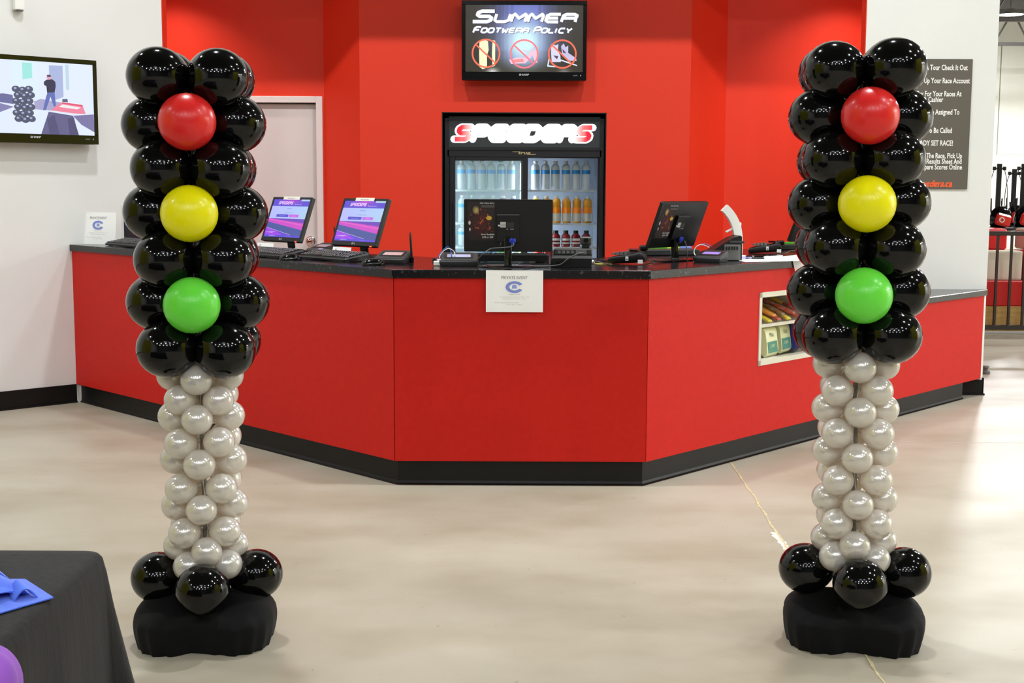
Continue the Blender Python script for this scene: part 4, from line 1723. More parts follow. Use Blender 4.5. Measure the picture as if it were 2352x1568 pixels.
mA = kiosk_monitor(647, 578, aL + 0.03, 'customer monitor with purple screen nearest the left balloon column')
mB = kiosk_monitor(814, 590, aL + 0.03, 'customer monitor with purple screen left of the drinks cooler')
card_behind(607, 580, aL + 0.05, 'small white card standing under the monitor by the white door')
card_behind(783, 591, aL + 0.05, 'small white card standing under the monitor before the red wall')

# keyboards
KEYM = mat('black_keys', (34, 34, 35), 0.32)


def kb_meshes():
    b = N()
    loft(b, [[(x, y, 0.004) for x, y in rrect(0.45, 0.165, .012, 3)], [(x, y, 0.014 + (y + .08) * .14) for x, y in rrect(0.452, 0.168, .014, 3)], [(x, y, 0.02 + (y + .08) * .17) for x, y in rrect(0.44, 0.158, .012, 3)]])
    for sx_ in (-.17, .17):
        box(b, sx_ - .02, sx_ + .02, .055, .075, 0, .03)
        box(b, sx_ - .02, sx_ + .02, -.075, -.06, 0, .006)
    body = mesh_of('keyboard_body', b, False)
    b = N()
    for r_ in range(6):
        n = 15
        for c_ in range(n):
            for blk, x0, nn in ((0, -.215, 15), (1, .082, 3), (2, .143, 4)):
                if c_ >= nn:
                    continue
                if blk == 0 and r_ == 0 and 4 <= c_ <= 9:
                    if c_ == 4:
                        y = -.068 + r_ * .0235
                        box(b, x0 + c_ * .0193, x0 + 9 * .0193 + .017, y, y + .018, .02 + y * .17 + .0135, .027 + y * .17 + .0145)
                    continue
                y = -.068 + r_ * .0235
                z = .0195 + (y + .08) * .17
                box(b, x0 + c_ * .0193, x0 + c_ * .0193 + .0165, y, y + .0185, z, z + .007)
    keys = mesh_of('keys', b, False)
    body.materials.append(mat('keyboard_case', (30, 30, 30), 0.35))
    keys.materials.append(KEYM)
    return body, keys


KB = kb_meshes()
kf = Flat()
for r_ in range(6):
    for c_ in range(15):
        for x0_, nn_ in ((-.215, 15), (.082, 3), (.143, 4)):
            if c_ < nn_ and not (nn_ == 15 and r_ == 0 and 4 <= c_ <= 9):
                xk, yk = x0_ + c_ * .0193 + .004, -.068 + r_ * .0235 + .0095
                kf.rect(xk - .001, xk + .0075, yk - .003, yk + .006, (170, 170, 170), 1)  # key legends, enlarged so their pale colour also paints in the key gloss
ko = kf.build('key_legends_gloss', PRINT, None, (0, 0, .0388), (1, 0, 0), (0, 1, .17))
KLEG = ko.data
bpy.data.objects.remove(ko)


def keyboard(px, py, rz, label, flip=False):
    p = onz(px, py, ZC)
    t = thing('keyboard', label, 'keyboard', tuple(p), rz + (pi if flip else 0), 'keyboards on the counter')
    link('keyboard_body', KB[0], None, t)
    o = link('keys', KB[1], None, t)
    o['kind'] = 'stuff'
    o = link('key_legends_gloss', KLEG, None, t)
    o['kind'] = 'stuff'
    return t


keyboard(305, 566, aL, 'black keyboard beside the private event sheet at the far left')
keyboard(620, 589, aL, 'black keyboard partly hidden by the left balloon column')
kb3 = keyboard(765, 597, aL, 'full black keyboard in front of the monitor left of the cooler')
f = Flat()
f.rect(-.205, -.165, .045, .06, (190, 180, 240))
f.build('sticker', PRINT, kb3, (0, 0, .0425), (1, 0, .0), (0, 1, .17))
keyboard(1166, 600, 0.0, 'black keyboard seen from behind under the centre monitor', True)


def mouse(px, py, rz, label):
    p = onz(px, py, ZC)
    t = thing('computer_mouse', label, 'mouse', tuple(p), rz, 'computer mice')
    b = N()
    rings = []
    n = 10
    for i in range(n + 1):
        q = i / n
        y = -0.06 + 0.12 * q
        w_ = 0.062 * sqrt(max(0.02, 1 - (2 * q - 1) ** 4))
        h = 0.038 * sqrt(max(0.03, 1 - (1.6 * q - 0.9) ** 2)) * (0.95 if q < .9 else .8)
        ring = []
        for k_ in range(14):
            a = pi * k_ / 13
            ring.append((w_ / 2 * cos(a), y, h * sin(a) ** 0.8 if k_ not in (0, 13) else 0.0))
        rings.append(ring)
    loft(b, rings)
    ob('shell', b, M['gloss'], t, True, 60)
    b = N()
    cyl(b, 0.006, (-0.004, -0.035, 0.029), (0.004, -0.035, 0.029), 12)
    ob('wheel', b, M['grey'], t)
    return t


mouse(667, 597, aL - .5, 'black computer mouse between the two customer keyboards')
mouse(857, 609, aL - .6, 'black computer mouse beside the signature pad, left of the cooler')
for px, py, z, nm in ((674, 583, .03, 'left'), (847, 595, .03, 'right')):
    pass


def signature_pad(px, py, rz, label, pen='up', glow=(186, 176, 178), w_=0.175, d_=0.14):
    p = onz(px, py, ZC)
    t = thing('signature_pad', label, 'signature pad', tuple(p), rz, 'signature pads')
    b = N()

    def zt(y):
        return 0.026 + (y + d_ / 2) * 0.27
    r1 = rrect(w_, d_, .02, 5)
    loft(b, [[(x * .94, y * .94, 0) for x, y in r1], [(x, y, zt(y) * .45) for x, y in r1], [(x, y, zt(y) * .8) for x, y in r1], [(x * .93, y * .93, zt(y)) for x, y in r1]])
    ob('pad_body', b, M['dgrey'], t, True, 35)
    b = N()
    r2 = rrect(w_ * .74, d_ * .50, .006, 3)
    oy = .008
    loft(b, [[(x, y + oy, zt(y + oy) - .002) for x, y in r2], [(x, y + oy, zt(y + oy) + .0015) for x, y in r2]])
    ob('screen_surround', b, M['black'], t)
    b = N()
    r2 = rrect(w_ * .60, d_ * .30, .003, 2)
    loft(b, [[(x, y + oy, zt(y + oy) - .002) for x, y in r2], [(x, y + oy, zt(y + oy) + .0024) for x, y in r2]])
    ob('screen', b, mat('pad_screen_%d' % glow[2], glow, 0.3), t)
    b = N()
    box(b, -w_ * .42, w_ * .42, -d_ * .44, -d_ * .38, zt(-d_ * .41) - .002, zt(-d_ * .41) + .002)
    ob('front_strip', b, M['grey'], t)
    if pen == 'up':
        b = N()
        x, y = w_ / 2 + .012, d_ * .15
        lathe(b, [(0, 0), (.004, .0), (.0062, .012), (.0062, .11), (.005, .135), (.0025, .15), (0, .151)], 10, Matrix.Translation((x, y, .012)) @ Matrix.Rotation(-.06, 4, 'Y'))
        ob('stylus', b, M['black'], t, True)
        b = N()
        cyl(b, .011, (x, y, 0.0), (x, y, .03), 12)
        box(b, x - .02, x, y - .004, y + .004, .012, .02)
        ob('stylus_holder', b, M['gloss'], t)
    return t


signature_pad(902, 604, aL + .5, 'black signature pad with upright stylus left of the bare counter corner', 'up', (196, 160, 160))
sp = signature_pad(741, 583, aL, 'signature pad with upright stylus behind the full black keyboard', 'up', (150, 140, 150))
signature_pad(1054, 609, 0.04, 'dark signature pad with pale screen left of the centre monitor', 'none', (176, 178, 212), .20, .135)
signature_pad(1632, 601, -0.62, 'signature pad with lilac screen beside the receipt printer', 'none', (160, 140, 226), .165, .125)


def staff_monitor(px, py, rz, label, W_=0.445, H_=0.262, tilt=radians(3), lift=0.075, poster=True, yb=0.0):
    base = onz(px, py, ZC)
    t = thing('staff_monitor', label, 'monitor', tuple(base), rz, 'staff monitors seen from behind')
    b = N()
    loft(b, [[(x, y, 0.0) for x, y in rrect(0.27, 0.15, .06, 6)], [(x, y, 0.006) for x, y in rrect(0.27, 0.15, .06, 6)], [(x * .8, y * .7, 0.012) for x, y in rrect(0.27, 0.15, .06, 6)]])
    ob('base', b, M['gloss'], t, True, 30, (0, 0.02, 0))
    b = N()
    tube(b, [(0, -.005, .008), (0, .005, .06), (0, .015, .13)], 0.017, 4, 4)
    box(b, -.019, .019, -.004, .022, .006, .15, .004)
    ob('stand', b, M['gloss'], t)
    mx = Matrix.Translation((0, 0.03, lift)) @ Matrix.Rotation(tilt, 4, 'X')
    b = N()
    rprism(b, -W_ / 2, W_ / 2, 0, H_, 0.0, 0.02, 0.006)
    rprism(b, -.055, .055, H_ * .2, H_ * .72, -0.016, 0.0, 0.006)
    bmesh.ops.transform(b, matrix=mx, verts=b.verts[:])
    ob('panel', b, mat('monitor_back_plastic', (7, 7, 8), 0.4), t)
    b = N()
    box(b, -.056, .056, -0.018, -.012, H_ * .69, H_ * .72, .001)
    bmesh.ops.transform(b, matrix=mx, verts=b.verts[:])
    ob('hinge_cover', b, M['dgrey'], t)
    Ux = mx.to_3x3() @ Vector((1, 0, 0))
    Vz = mx.to_3x3() @ Vector((0, 0, 1))
    b = N()
    box(b, -W_ / 2 + .008, W_ / 2 - .008, 0.0202, .0215, .012, H_ - .01)
    bmesh.ops.transform(b, matrix=mx, verts=b.verts[:])
    ob('screen', b, M['gloss'], t)
    if poster:
        f = Flat()
        pw, ph = .135, .195
        f.grid(0, pw, 0, ph, 10, 14, lambda u, v: (30 + 46 * math.exp(-((u - .5) / .3) ** 2 - ((v - .45) / .3) ** 2), 16 + 8 * v, 16 + 10 * v), 0)
        rp = random.Random(4)
        for q_ in range(110):
            ax_, ay_ = rp.gauss(.066, .026), rp.gauss(.085, .034)
            if not (.006 < ax_ < pw - .006 and .035 < ay_ < .165):
                continue
            g_ = rp.random()
            cc_ = (104, 26, 22) if g_ < .45 else (60, 20, 20) if g_ < .75 else (168, 86, 40) if g_ < .93 else (206, 186, 170)
            sz_ = rp.uniform(.002, .009) * (0.5 if g_ > .9 else 1)
            an_ = rp.uniform(0, pi)
            f.poly([(ax_ + sz_ * cos(an_), ay_ + sz_ * sin(an_)), (ax_ - sz_ * .5 * sin(an_), ay_ + sz_ * .5 * cos(an_)), (ax_ - sz_ * cos(an_), ay_ - sz_ * sin(an_)), (ax_ + sz_ * .5 * sin(an_), ay_ - sz_ * .5 * cos(an_))], cc_, 1 + q_ * .01)
        f.disc(.042, .152, .017, .020, (110, 96, 70), 2.2)
        f.disc(.044, .150, .010, .013, (176, 150, 80), 2.4)
        f.disc(.108, .112, .014, .011, (205, 165, 50), 2.4)
        f.disc(.010, .088, .006, .010, (200, 190, 186), 2.4)
        f.disc(.012, .055, .004, .008, (200, 190, 190), 2.4)
        f.text('Add a Race Entry', pw, .183, .0115, (200, 198, 196), 2, 'R', .9, bold=.01)
        f.rect(.066, pw, .172, .1735, (140, 138, 136), 2)
        f.rect(.07, pw, .166, .1675, (140, 138, 136), 2)
        f.text('Now Available', pw, .026, .0125, (222, 220, 218), 2, 'R', .9, bold=.01)
        f.text('$10 or 500', pw - .006, .012, .0135, (222, 220, 218), 2, 'R', .9, bold=.01)
        f.build('advert_sticker', PRINT, t, mx @ Vector((-W_ / 2 + .018, -0.0006, H_ - .205)), Ux, Vz)
    f = Flat()
    zz_ = H_ * .47
    f.rect(-.04, -.012, zz_, zz_ + .028, (186, 186, 182))
    f.rect(-.051, -.042, zz_ + .006, zz_ + .014, (220, 220, 216))
    f.rect(-.036, -.014, zz_ + .012, zz_ + .014, (60, 60, 60), 2)
    f.rect(-.008, .028, zz_ - .002, zz_ + .026, (44, 44, 46))
    f.rect(-.01, .0, zz_ - .010, zz_ - .006, (150, 150, 150))
    f.rect(.010, .028, zz_ - .010, zz_ - .006, (150, 150, 150))
    f.build('rating_label', PRINT, t, mx @ Vector((0, -0.0166, 0)), Ux, Vz)
    b = N()
    lathe(b, [(0, 0), (.008, 0), (.010, .01), (.016, .014), (.016, .03), (0, .03)], 12, mx @ Matrix.Translation((.022, -.03, .038)) @ Matrix.Diagonal((1, .5, 1, 1)))
    ob('video_plug', b, M['vga'], t, True)
    return t


mc = staff_monitor(1167, 613, 0.0, 'black staff monitor seen from behind in the middle of the counter')
mr = staff_monitor(1552, 599, 0.86, 'black staff monitor angled away, standing right of the cooler', tilt=radians(21), lift=0.075)
mf = staff_monitor(1862, 577, 0.86, 'black staff monitor half hidden behind the right balloon column', tilt=radians(21), lift=0.065, poster=False)


def cable(name, label, pts, r, m, cat='cable', seg=8):
    b = N()
    P0 = Vector(pts[0])
    tube(b, [Vector(q) - P0 for q in pts], r, seg, 8)
    o = ob(name, b, m, None, True, 80, tuple(P0))
    return tag(o, label, cat)


# cables of the centre monitor
Ym = mc.location.y
cable('monitor_cable', 'grey cable curving from the blue plug of the centre monitor', [
    at(1180, 558, Ym - .02), at(1176, 566, Ym - .03), at(1150, 569, Ym - .04), at(1125, 572, Ym - .05), at(1105, 588, Ym - .06), onz(1090, 606, ZC + .006) + Vector((0, .06, 0))], .0028, M['gcable'])
cable('power_cable', 'thin grey power cable under the centre monitor', [
    at(1151, 556, Ym - .012), at(1147, 566, Ym - .02), at(1128, 580, Ym), at(1118, 600, Ym + .05), onz(1115, 604, ZC + .004)], .0018, M['cable'])
cable('desk_cable', 'black cable lying in front of the centre monitor base', [
    onz(1098, 611, ZC + .004), onz(1120, 613, ZC + .004), onz(1150, 616, ZC + .004), onz(1200, 616, ZC + .004), onz(1245, 611, ZC + .004), onz(1275, 604, ZC + .02), onz(1300, 594, ZC + .05)], .0032, M['cable'])
# white adaptor with blue and white leads, left of the pad
p = onz(1004, 610, ZC)
ad = thing('adaptor_box', 'small white adaptor box behind the left end of the dark signature pad', 'adaptor', tuple(p), .1)
b = N()
box(b, -.018, .03, -.012, .02, 0, .024, .004)
box(b, .0, .02, -.005, .012, .024, .034, .002)
ob('housing', b, M['wplastic'], ad)
b = N()
box(b, -.022, -.006, .02, .05, 0, .042, .008)
ob('black_plug', b, M['black'], ad)
Ya = p.y + .04
cable('network_cable', 'white lead arching over the white adaptor', [at(1012, 600, Ya), at(1010, 588, Ya), at(1022, 574, Ya), at(1032, 571, Ya), at(1043, 578, Ya), at(1045, 592, Ya), onz(1046, 602, ZC + .004)], .0024, M['wcable'])
cable('network_cable', 'blue lead arching over the white adaptor', [at(1002, 602, Ya + .01), at(1006, 590, Ya + .01), at(1018, 574, Ya + .01), at(1029, 567, Ya + .01), at(1035, 576, Ya + .01), at(1038, 592, Ya + .01), onz(1040, 600, ZC + .004)], .0022, M['bcable'])

# small printer / card reader in the middle, with camera on top
p = onz(1313, 613, ZC)
pr = thing('receipt_printer', 'black receipt printer right of the centre monitor', 'printer', tuple(p), -0.06)
b = N()
loft(b, [[(-.1, -.03, 0), (.1, -.03, 0), (.1, .10, 0), (-.1, .10, 0)], [(-.102, -.035, .045), (.102, -.035, .045), (.102, .10, .06), (-.102, .10, .06)],
         [(-.098, -.02, .058), (.1, -.02, .058), (.1, .10, .078), (-.098, .10, .078)]])
ob('lower_case', b, M['black'], pr)
b = N()
box(b, -.09, .1, .0, .1, .06, .092, .004)
ob('upper_case', b, M['dgrey'], pr)
b = N()
for i in range(4):
    box(b, -.07 + i * .022, -.056 + i * .022, -.003, .002, .068, .082)
box(b, .02, .075, -.004, .0, .064, .086)
ob('port_plate', b, M['grey'], pr)
b = N()
box(b, -.106, -.098, -.03, .1, 0.0, .088, .002, Matrix.Shear('YZ', 4, (0.0, 0.0)) if False else None)
ob('side_cheek', b, M['gloss'], pr)
wc = thing('web_camera', 'small boxy camera perched on the black receipt printer', 'camera', tuple(p + Vector((.073, .06, .0925))), 0)
b = N()
box(b, -.03, .03, -.02, .02, .018, .058, .006)
ob('housing', b, mat('camera_case', (58, 55, 50), 0.35), wc)
b = N()
cyl(b, .012, (0, -.018, .040), (0, -.026, .040), 16)
ob('lens', b, M['gloss'], wc, True)
b = N()
box(b, -.02, .02, -.015, .015, 0, .02, .003)
ob('foot', b, M['black'], wc)
cable('printer_cable', 'thick black cable hanging on the receipt printer face', [p + Vector((.06, -.04, .075)), p + Vector((.03, -.05, .07)), p + Vector((-.02, -.055, .045)), p + Vector((-.06, -.05, .015)), p + Vector((-.13, -.04, .006)), p + Vector((-.2, -.045, .006))], .0035, M['gcable'])
sn = onz(1385, 606, ZC)
b = N()
box(b, -.04, .04, -.03, .03, 0, .0012)
tag(ob('sticky_note', b, mat('yellow_note', (216, 214, 90), 0.7), None, False, 40, tuple(sn), (0, 0, .2)), 'yellow paper note on the worktop right of the cooler edge', 'note')
cable('desk_cable', 'grey cable running right from the receipt printer', [onz(1356, 608, ZC + .01), onz(1366, 600, ZC + .012), onz(1385, 604, ZC + .006), onz(1402, 607, ZC + .006)], .0035, M['gcable'])
p = onz(1360, 606, ZC)
tp = thing('tape_roll', 'small white tape roll beside the receipt printer', 'tape', tuple(p))
b = N()
cyl(b, .013, (0, 0, 0), (0, .012, .012), 16)
ob('roll', b, M['wplastic'], tp, True)


def coil_cord(p0, p1, label, r=.0062, turns=26, sag=0.0):
    p0, p1 = Vector(p0), Vector(p1)
    b = N()
    path = [q - p0 for q in coil(p0, p1, r, turns, 8, sag)]
    tube(b, path, .0022, 5, 1, False)
    o = ob('coiled_cord', b, M['dgrey'], None, True, 80, tuple(p0))
    return tag(o, label, 'cord')


coil_cord(onz(1378, 603, ZC) + Vector((0, 0, .010)), onz(1432, 606, ZC) + Vector((0, 0, .010)), 'coiled grey cord in front of the left card terminal', turns=20)
coil_cord(onz(1500, 604, ZC) + Vector((0, 0, .010)), onz(1572, 599, ZC) + Vector((0, 0, .012)), 'coiled grey cord under the angled staff monitor', turns=26)


def card_terminal(px, py, rz, label, sc=1.0):
    p = onz(px, py, ZC)
    t = thing('card_terminal', label, 'card terminal', tuple(p), rz, 'card terminals')
    b = N()
    secs = [(-.105, .030, .012, .012), (-.095, .058, .032, .018), (-.06, .070, .042, .024), (0.0, .076, .046, .030), (.045, .082, .052, .036), (.07, .086, .056, .042), (.09, .082, .046, .040), (.10, .07, .03, .032)]
    rings = []
    for x, w_, h, zc in secs:
        rings.append([(x * sc, a * sc, zc * sc + c_ * sc) for a, c_ in rrect(w_, h, min(w_, h) * .35, 4)])
    mz = min(q[2] for r_ in rings for q in r_)
    rings = [[(a, c_, z - mz) for a, c_, z in r_] for r_ in rings]
    loft(b, rings)
    ob('terminal_body', b, M['rubber'], t, True, 40)
    b = N()
    box(b, .02 * sc, .062 * sc, -.030 * sc, .030 * sc, .066 * sc, .0775 * sc, .002)
    ob('display', b, M['gloss'], t)
    b = N()
    for i in range(3):
        for j in range(4):
            box(b, (-.075 + j * .022) * sc, (-.060 + j * .022) * sc, (-.028 + i * .02) * sc, (-.014 + i * .02) * sc, .048 * sc, (.0585 + j * .003) * sc)
    k_ = ob('keys', b, M['grey'], t)
    k_['kind'] = 'stuff'
    f = Flat()
    f.rect(.0, .016, .02, .042, (224, 224, 224))
    f.rect(.003, .013, .024, .030, (90, 90, 90), 2)
    f.rect(.066, .092, .006, .026, (230, 230, 228))
    f.build('side_label', PRINT, t, (0, -.0445 * sc, .0), (1, 0, 0), (0, 0, 1))
    return t


card_terminal(1440, 606, -0.28, 'black card terminal lying right of the cooler', 1.0)
card_terminal(1757, 581, -0.05, 'black card terminal beside the right balloon column', .98)
cable('terminal_cable', 'thin black cable from the left card terminal', [onz(1478, 607, ZC + .008), onz(1500, 603, ZC + .02), onz(1490, 596, ZC + .035), onz(1530, 592, ZC + .03), onz(1568, 597, ZC + .012)], .0025, M['cable'])
cable('terminal_cable', 'thin black cable under the left card terminal', [onz(1462, 610, ZC + .005), onz(1488, 609, ZC + .005), onz(1502, 603, ZC + .014)], .003, M['cable'])
cable('terminal_cable', 'grey cable from the right card terminal', [onz(1792, 582, ZC + .006), onz(1806, 581, ZC + .01), onz(1816, 576, ZC + .014), onz(1840, 578, ZC + .006)], .003, M['gcable'])
cable('monitor_cable', 'pale cable dropping from the blue plug of the angled monitor', [at(1572, 552, mr.location.y - .08), at(1577, 566, mr.location.y - .09), at(1578, 582, mr.location.y - .09), onz(1578, 599, ZC + .004)], .0025, M['gcable'])


# keyboards with notes behind the two right monitors
def tray(px, py, rz, label, note):
    p = onz(px, py, ZC)
    t = thing('cash_tray', label, 'tray', tuple(p), rz)
    b = N()
    box(b, -.19, .19, -.08, .12, 0, .034, .005)
    ob('tray_body', b, M['dgrey'], t)
    b = N()
    box(b, -.19, -.14, -.1, -.06, .034, .062, .008)
    ob('raised_corner', b, M['black'], t)
    return t


tr1 = tray(1528, 585, .25, 'black cash tray on the worktop behind the angled staff monitor', None)
f = N()
for i, (px, py, c, nm) in enumerate([(1500, 574, (88, 182, 40), 'green'), (1530, 573, (96, 190, 40), 'lime green'), (1562, 572, (210, 226, 60), 'yellow'), (1490, 578, (120, 150, 226), 'blue')]):
    q = onz(px + 8, py + 14, ZC + .036)
    b = N()
    box(b, -.04, .04, -.02, .02, 0, .012, .001)
    tag(ob('note_pad', b, mat(nm.replace(' ', '_') + '_pad', c, 0.6), None, False, 40, tuple(tr1.location + Vector((-.10 + .075 * i, .04 + .019 * i, .0345))), (0, 0, .25)), '%s note pad on the cash tray behind the angled monitor' % nm, 'note pad')
tr2 = tray(1830, 572, .3, 'black cash tray behind the right balloon column edge', None)
b = N()
box(b, -.04, .04, -.02, .02, 0, .014, .001)
tag(ob('note_pad', b, MATS['green_pad'], None, False, 40, tuple(tr2.location + Vector((-.07, -.04, .0345))), (0, 0, .3)), 'green note pad on the cash tray by the right balloon column', 'note pad')
b = N()
box(b, -.02, .02, -.02, .02, 0, .014, .001)
tag(ob('note_pad', b, MATS['red_can'], None, False, 40, tuple(tr2.location + Vector((-.135, -.06, .0345))), (0, 0, .3)), 'small red note pad on the cash tray by the right balloon column', 'note pad')

# tall printer with paper strip
p = onz(1668, 597, ZC)
tp = thing('label_printer', 'grey and black label printer with raised rear before the red wall', 'printer', tuple(p), .1)
b = N()
sec = [(-.145, .0, .012), (-.10, 0, .05), (-.04, 0, .09), (.02, 0, .125), (.06, 0, .138), (.07, 0, .132), (.072, 0, 0.02)]
loft(b, [[(x, -.06, z0_), (x, .08, z0_), (x, .08, z1_), (x, -.06, z1_)] for x, z0_, z1_ in sec])
ob('printer_body', b, M['black'], tp)
b = N()
box(b, -.03, .062, -.068, -.06, .002, .088, .002)
ob('face_plate', b, M['grey'], tp)
b = N()
for i in range(5):
    box(b, -.022 + i * .015, -.014 + i * .015, -.073, -.067, .06, .078)
ob('port_row', b, M['black'], tp)
b = N()
box(b, .0, .085, -.064, .08, .095, .108, .002)
ob('cutter_bar', b, M['dgrey'], tp)
# curling strip of white labels standing behind it
Yp = p.y + .12
b = N()
strip = [(1663, 477), (1672, 486), (1682, 500), (1690, 518), (1694, 540), (1694, 560), (1694, 582)]
sp_ = spline([at(x, y, Yp) for x, y in strip], 6)
b2 = bmesh.new()
rings = []
for i, q in enumerate(sp_):
    tn = (sp_[min(i + 1, len(sp_) - 1)] - sp_[max(i - 1, 0)]).normalized()
    n_ = Vector((tn.z, 0, -tn.x))
    w1, th_ = Vector((0, .03, 0)), n_ * .023
    rings.append([q - w1 - th_, q + w1 - th_, q + w1 + th_, q - w1 + th_])
loft(b, [[tuple(v - p) for v in r_] for r_ in rings])
ws = thing('wristband_dispenser', 'curved white plastic dispenser arm rising beside the label printer', 'dispenser', tuple(p))
ob('curved_arm', b, M['wplastic'], ws, True, 50)
b = N()
q = at(1676, 528, Yp) - p
box(b, q.x - .025, q.x + .03, q.y - .02, q.y + .02, q.z - .004, q.z + .004, 0.001, None)
bmesh.ops.rotate(b, verts=b.verts[:], cent=q, matrix=Matrix.Rotation(-.5, 3, 'Y'))
q2 = at(1699, 515, Yp) - p
box(b, q2.x - .012, q2.x + .006, q2.y - .02, q2.y + .02, q2.z - .010, q2.z + .010, .002)
ob('prong', b, M['wplastic'], ws)
b = N()
q = onz(1696, 590, ZC) - p
box(b, q.x - .03, q.x + .035, Yp - p.y - .04, Yp - p.y + .04, 0, .014, .003)
ob('foot', b, mat('lilac_plastic', (196, 190, 240), 0.5), ws)
Ya = onz(1640, 590, ZC).y
cable('network_cable', 'white lead looping behind the lilac-screen signature pad', [onz(1598, 588, ZC + .006), at(1594, 578, Ya), at(1600, 566, Ya), at(1612, 562, Ya), at(1628, 568, Ya), at(1638, 580, Ya), onz(1642, 590, ZC + .006)], .0026, M['wcable'])
cable('network_cable', 'blue lead looping behind the lilac-screen signature pad', [at(1606, 562, Ya + .01), at(1620, 560, Ya + .01), at(1633, 566, Ya + .01), at(1642, 578, Ya + .01), onz(1646, 590, ZC + .006)], .0022, M['bcable'])
b = N()
pp = onz(1610, 585, ZC)
box(b, -.05, .05, -.006, .006, 0, .012, .002)
tag(ob('adaptor_box', b, M['wplastic'], None, False, 40, tuple(pp), (0, 0, -.1)), 'slim white adaptor behind the lilac-screen signature pad', 'adaptor')


# papers
def paper(corners, label, name='paper_sheet', dz=.0008, text=None):
    P = [onz(x, y, ZC + dz) for x, y in corners]
    c = sum(P, Vector()) / 4
    b = N()
    prism(b, [(q.x - c.x, q.y - c.y) for q in P], 0, .0006)
    return tag(ob(name, b, M['paper'], None, False, 40, (c.x, c.y, ZC + dz)), label, 'paper')


paper([(1682, 594), (1712, 602), (1800, 600), (1798, 586)], 'white paper sheet under the card terminal at the right')
paper([(1790, 590), (1800, 600), (1846, 598), (1846, 583)], 'white paper sheet at the worktop edge by the right balloon column', dz=.0016)
paper([(1686, 582), (1690, 592), (1724, 600), (1735, 590)], 'white receipt curled beside the label printer foot', 'receipt', dz=.0024)
p = onz(1733, 594, ZC + .003)
st_ = thing('stapler', 'small black stapler lying on the white papers', 'stapler', tuple(p), .05)
b = N()
box(b, -.055, .055, -.012, .012, 0, .008, .003)
ob('stapler_base', b, M['black'], st_)
b = N()
box(b, -.05, .052, -.010, .010, .009, .018, .004)
ob('stapler_arm', b, M['gloss'], st_)
b = N()
box(b, -.015, -.005, -.011, .011, .010, .0195, .001)
ob('hinge', b, M['chrome'], st_)

# taped notices


def notice(name, label, loc, rz, w_, h, lean=0.0, wall=False):
    t = thing(name, label, 'sign', tuple(loc), rz)
    mx = Matrix.Rotation(lean, 4, 'X')
    b = N()
    box(b, -w_ / 2, w_ / 2, 0, .001, 0, h)
    bmesh.ops.transform(b, matrix=mx, verts=b.verts[:])
    ob('sheet', b, M['paper'], t)
    f = Flat()
    ink, blu = (128, 128, 130), (134, 150, 226)
    f.text('PRIVATE EVENT', 0, h * .79, h * .108, ink, 1, 'C', .84)
    cy = h * .60
    f.ring(0, cy, h * .125, h * .212, blu, 1, radians(28), radians(332), 30, .66)
    f.ring(0, cy, h * .203, h * .212, (110, 126, 200), 2, radians(28), radians(332), 30, .66)
    f.ring(0, cy, h * .125, h * .133, (110, 126, 200), 2, radians(28), radians(332), 30, .66)
    f.rect(-h * .045, h * .055, cy - h * .035, cy + h * .035, (150, 164, 232), 2)
    f.rect(-h * .055, -h * .045, cy - h * .04, cy + h * .045, (120, 136, 214), 2)
    f.rect(-h * .03, h * .03, cy + h * .035, cy + h * .055, (150, 164, 232), 2)
    lt = (176, 176, 178)
    f.text('August 21, 2014', 0, h * .415, h * .04, lt, 1, 'C')
    f.text('The building is closed for a private event from 6:00pm - 9:30pm', 0, h * .355, h * .034, (190, 190, 192), 1, 'C', .82)
    f.text('We apologize for any inconvenience to customers', 0, h * .31, h * .034, (190, 190, 192), 1, 'C', .82)
    wd = f.text('Everyone', -w_ * .34, h * .215, h * .037, (226, 150, 156), 1, 'L', .9)
    f.text('public driving is open as scheduled', -w_ * .34 + wd + .004, h * .215, h * .037, lt, 1, 'L', .82)
    f.text('(Thur 1:00pm - 12:00am)', 0, h * .165, h * .036, (196, 180, 182), 1, 'C')
    f.build('print', PRINT, t, mx @ Vector((0, -.0003, 0)), mx.to_3x3() @ Vector((1, 0, 0)), mx.to_3x3() @ Vector((0, 0, 1)))
    return t


q0 = at(1116, 717, Yf - OV - .004)
q1 = at(1247, 716, Yf - OV - .004)
q2 = at(1180, 621, Yf - OV - .004)
notice('paper_notice', 'white private event notice taped on the front of the counter', (q0 + q1) / 2, -0.004, q1.x - q0.x, q2.z - q0.z - .001)
q = onz(224, 561, ZC)
notice('paper_notice', 'white private event notice standing by the left white wall', q + Vector((.0, .0, 0)), aL + .45, .285, .215, radians(-6))
# dark poster in clear holder
q = onz(318, 562, ZC)
ps = thing('poster_holder', 'dark framed poster standing behind the left balloon column', 'poster', tuple(q), aL + .5)
b = N()
box(b, -.13, .13, 0, .006, 0, .262, .001)
box(b, -.13, .13, -.0, .07, 0, .004)
ob('holder', b, M['wplastic'], ps)
f = Flat()
f.grid(-.108, .12, .012, .235, 8, 8, lambda u, v: (34 + 60 * max(0, 1 - v * 3) * u, 28, 40 + 70 * math.exp(-((v - .62) / .12) ** 2) * (1 - u)), 1)
f.text('RACE', 0, .19, .03, (150, 40, 40), 2, 'C', 1.2, .3)
f.build('poster_print', PRINT, ps, (0, -.0004, 0))

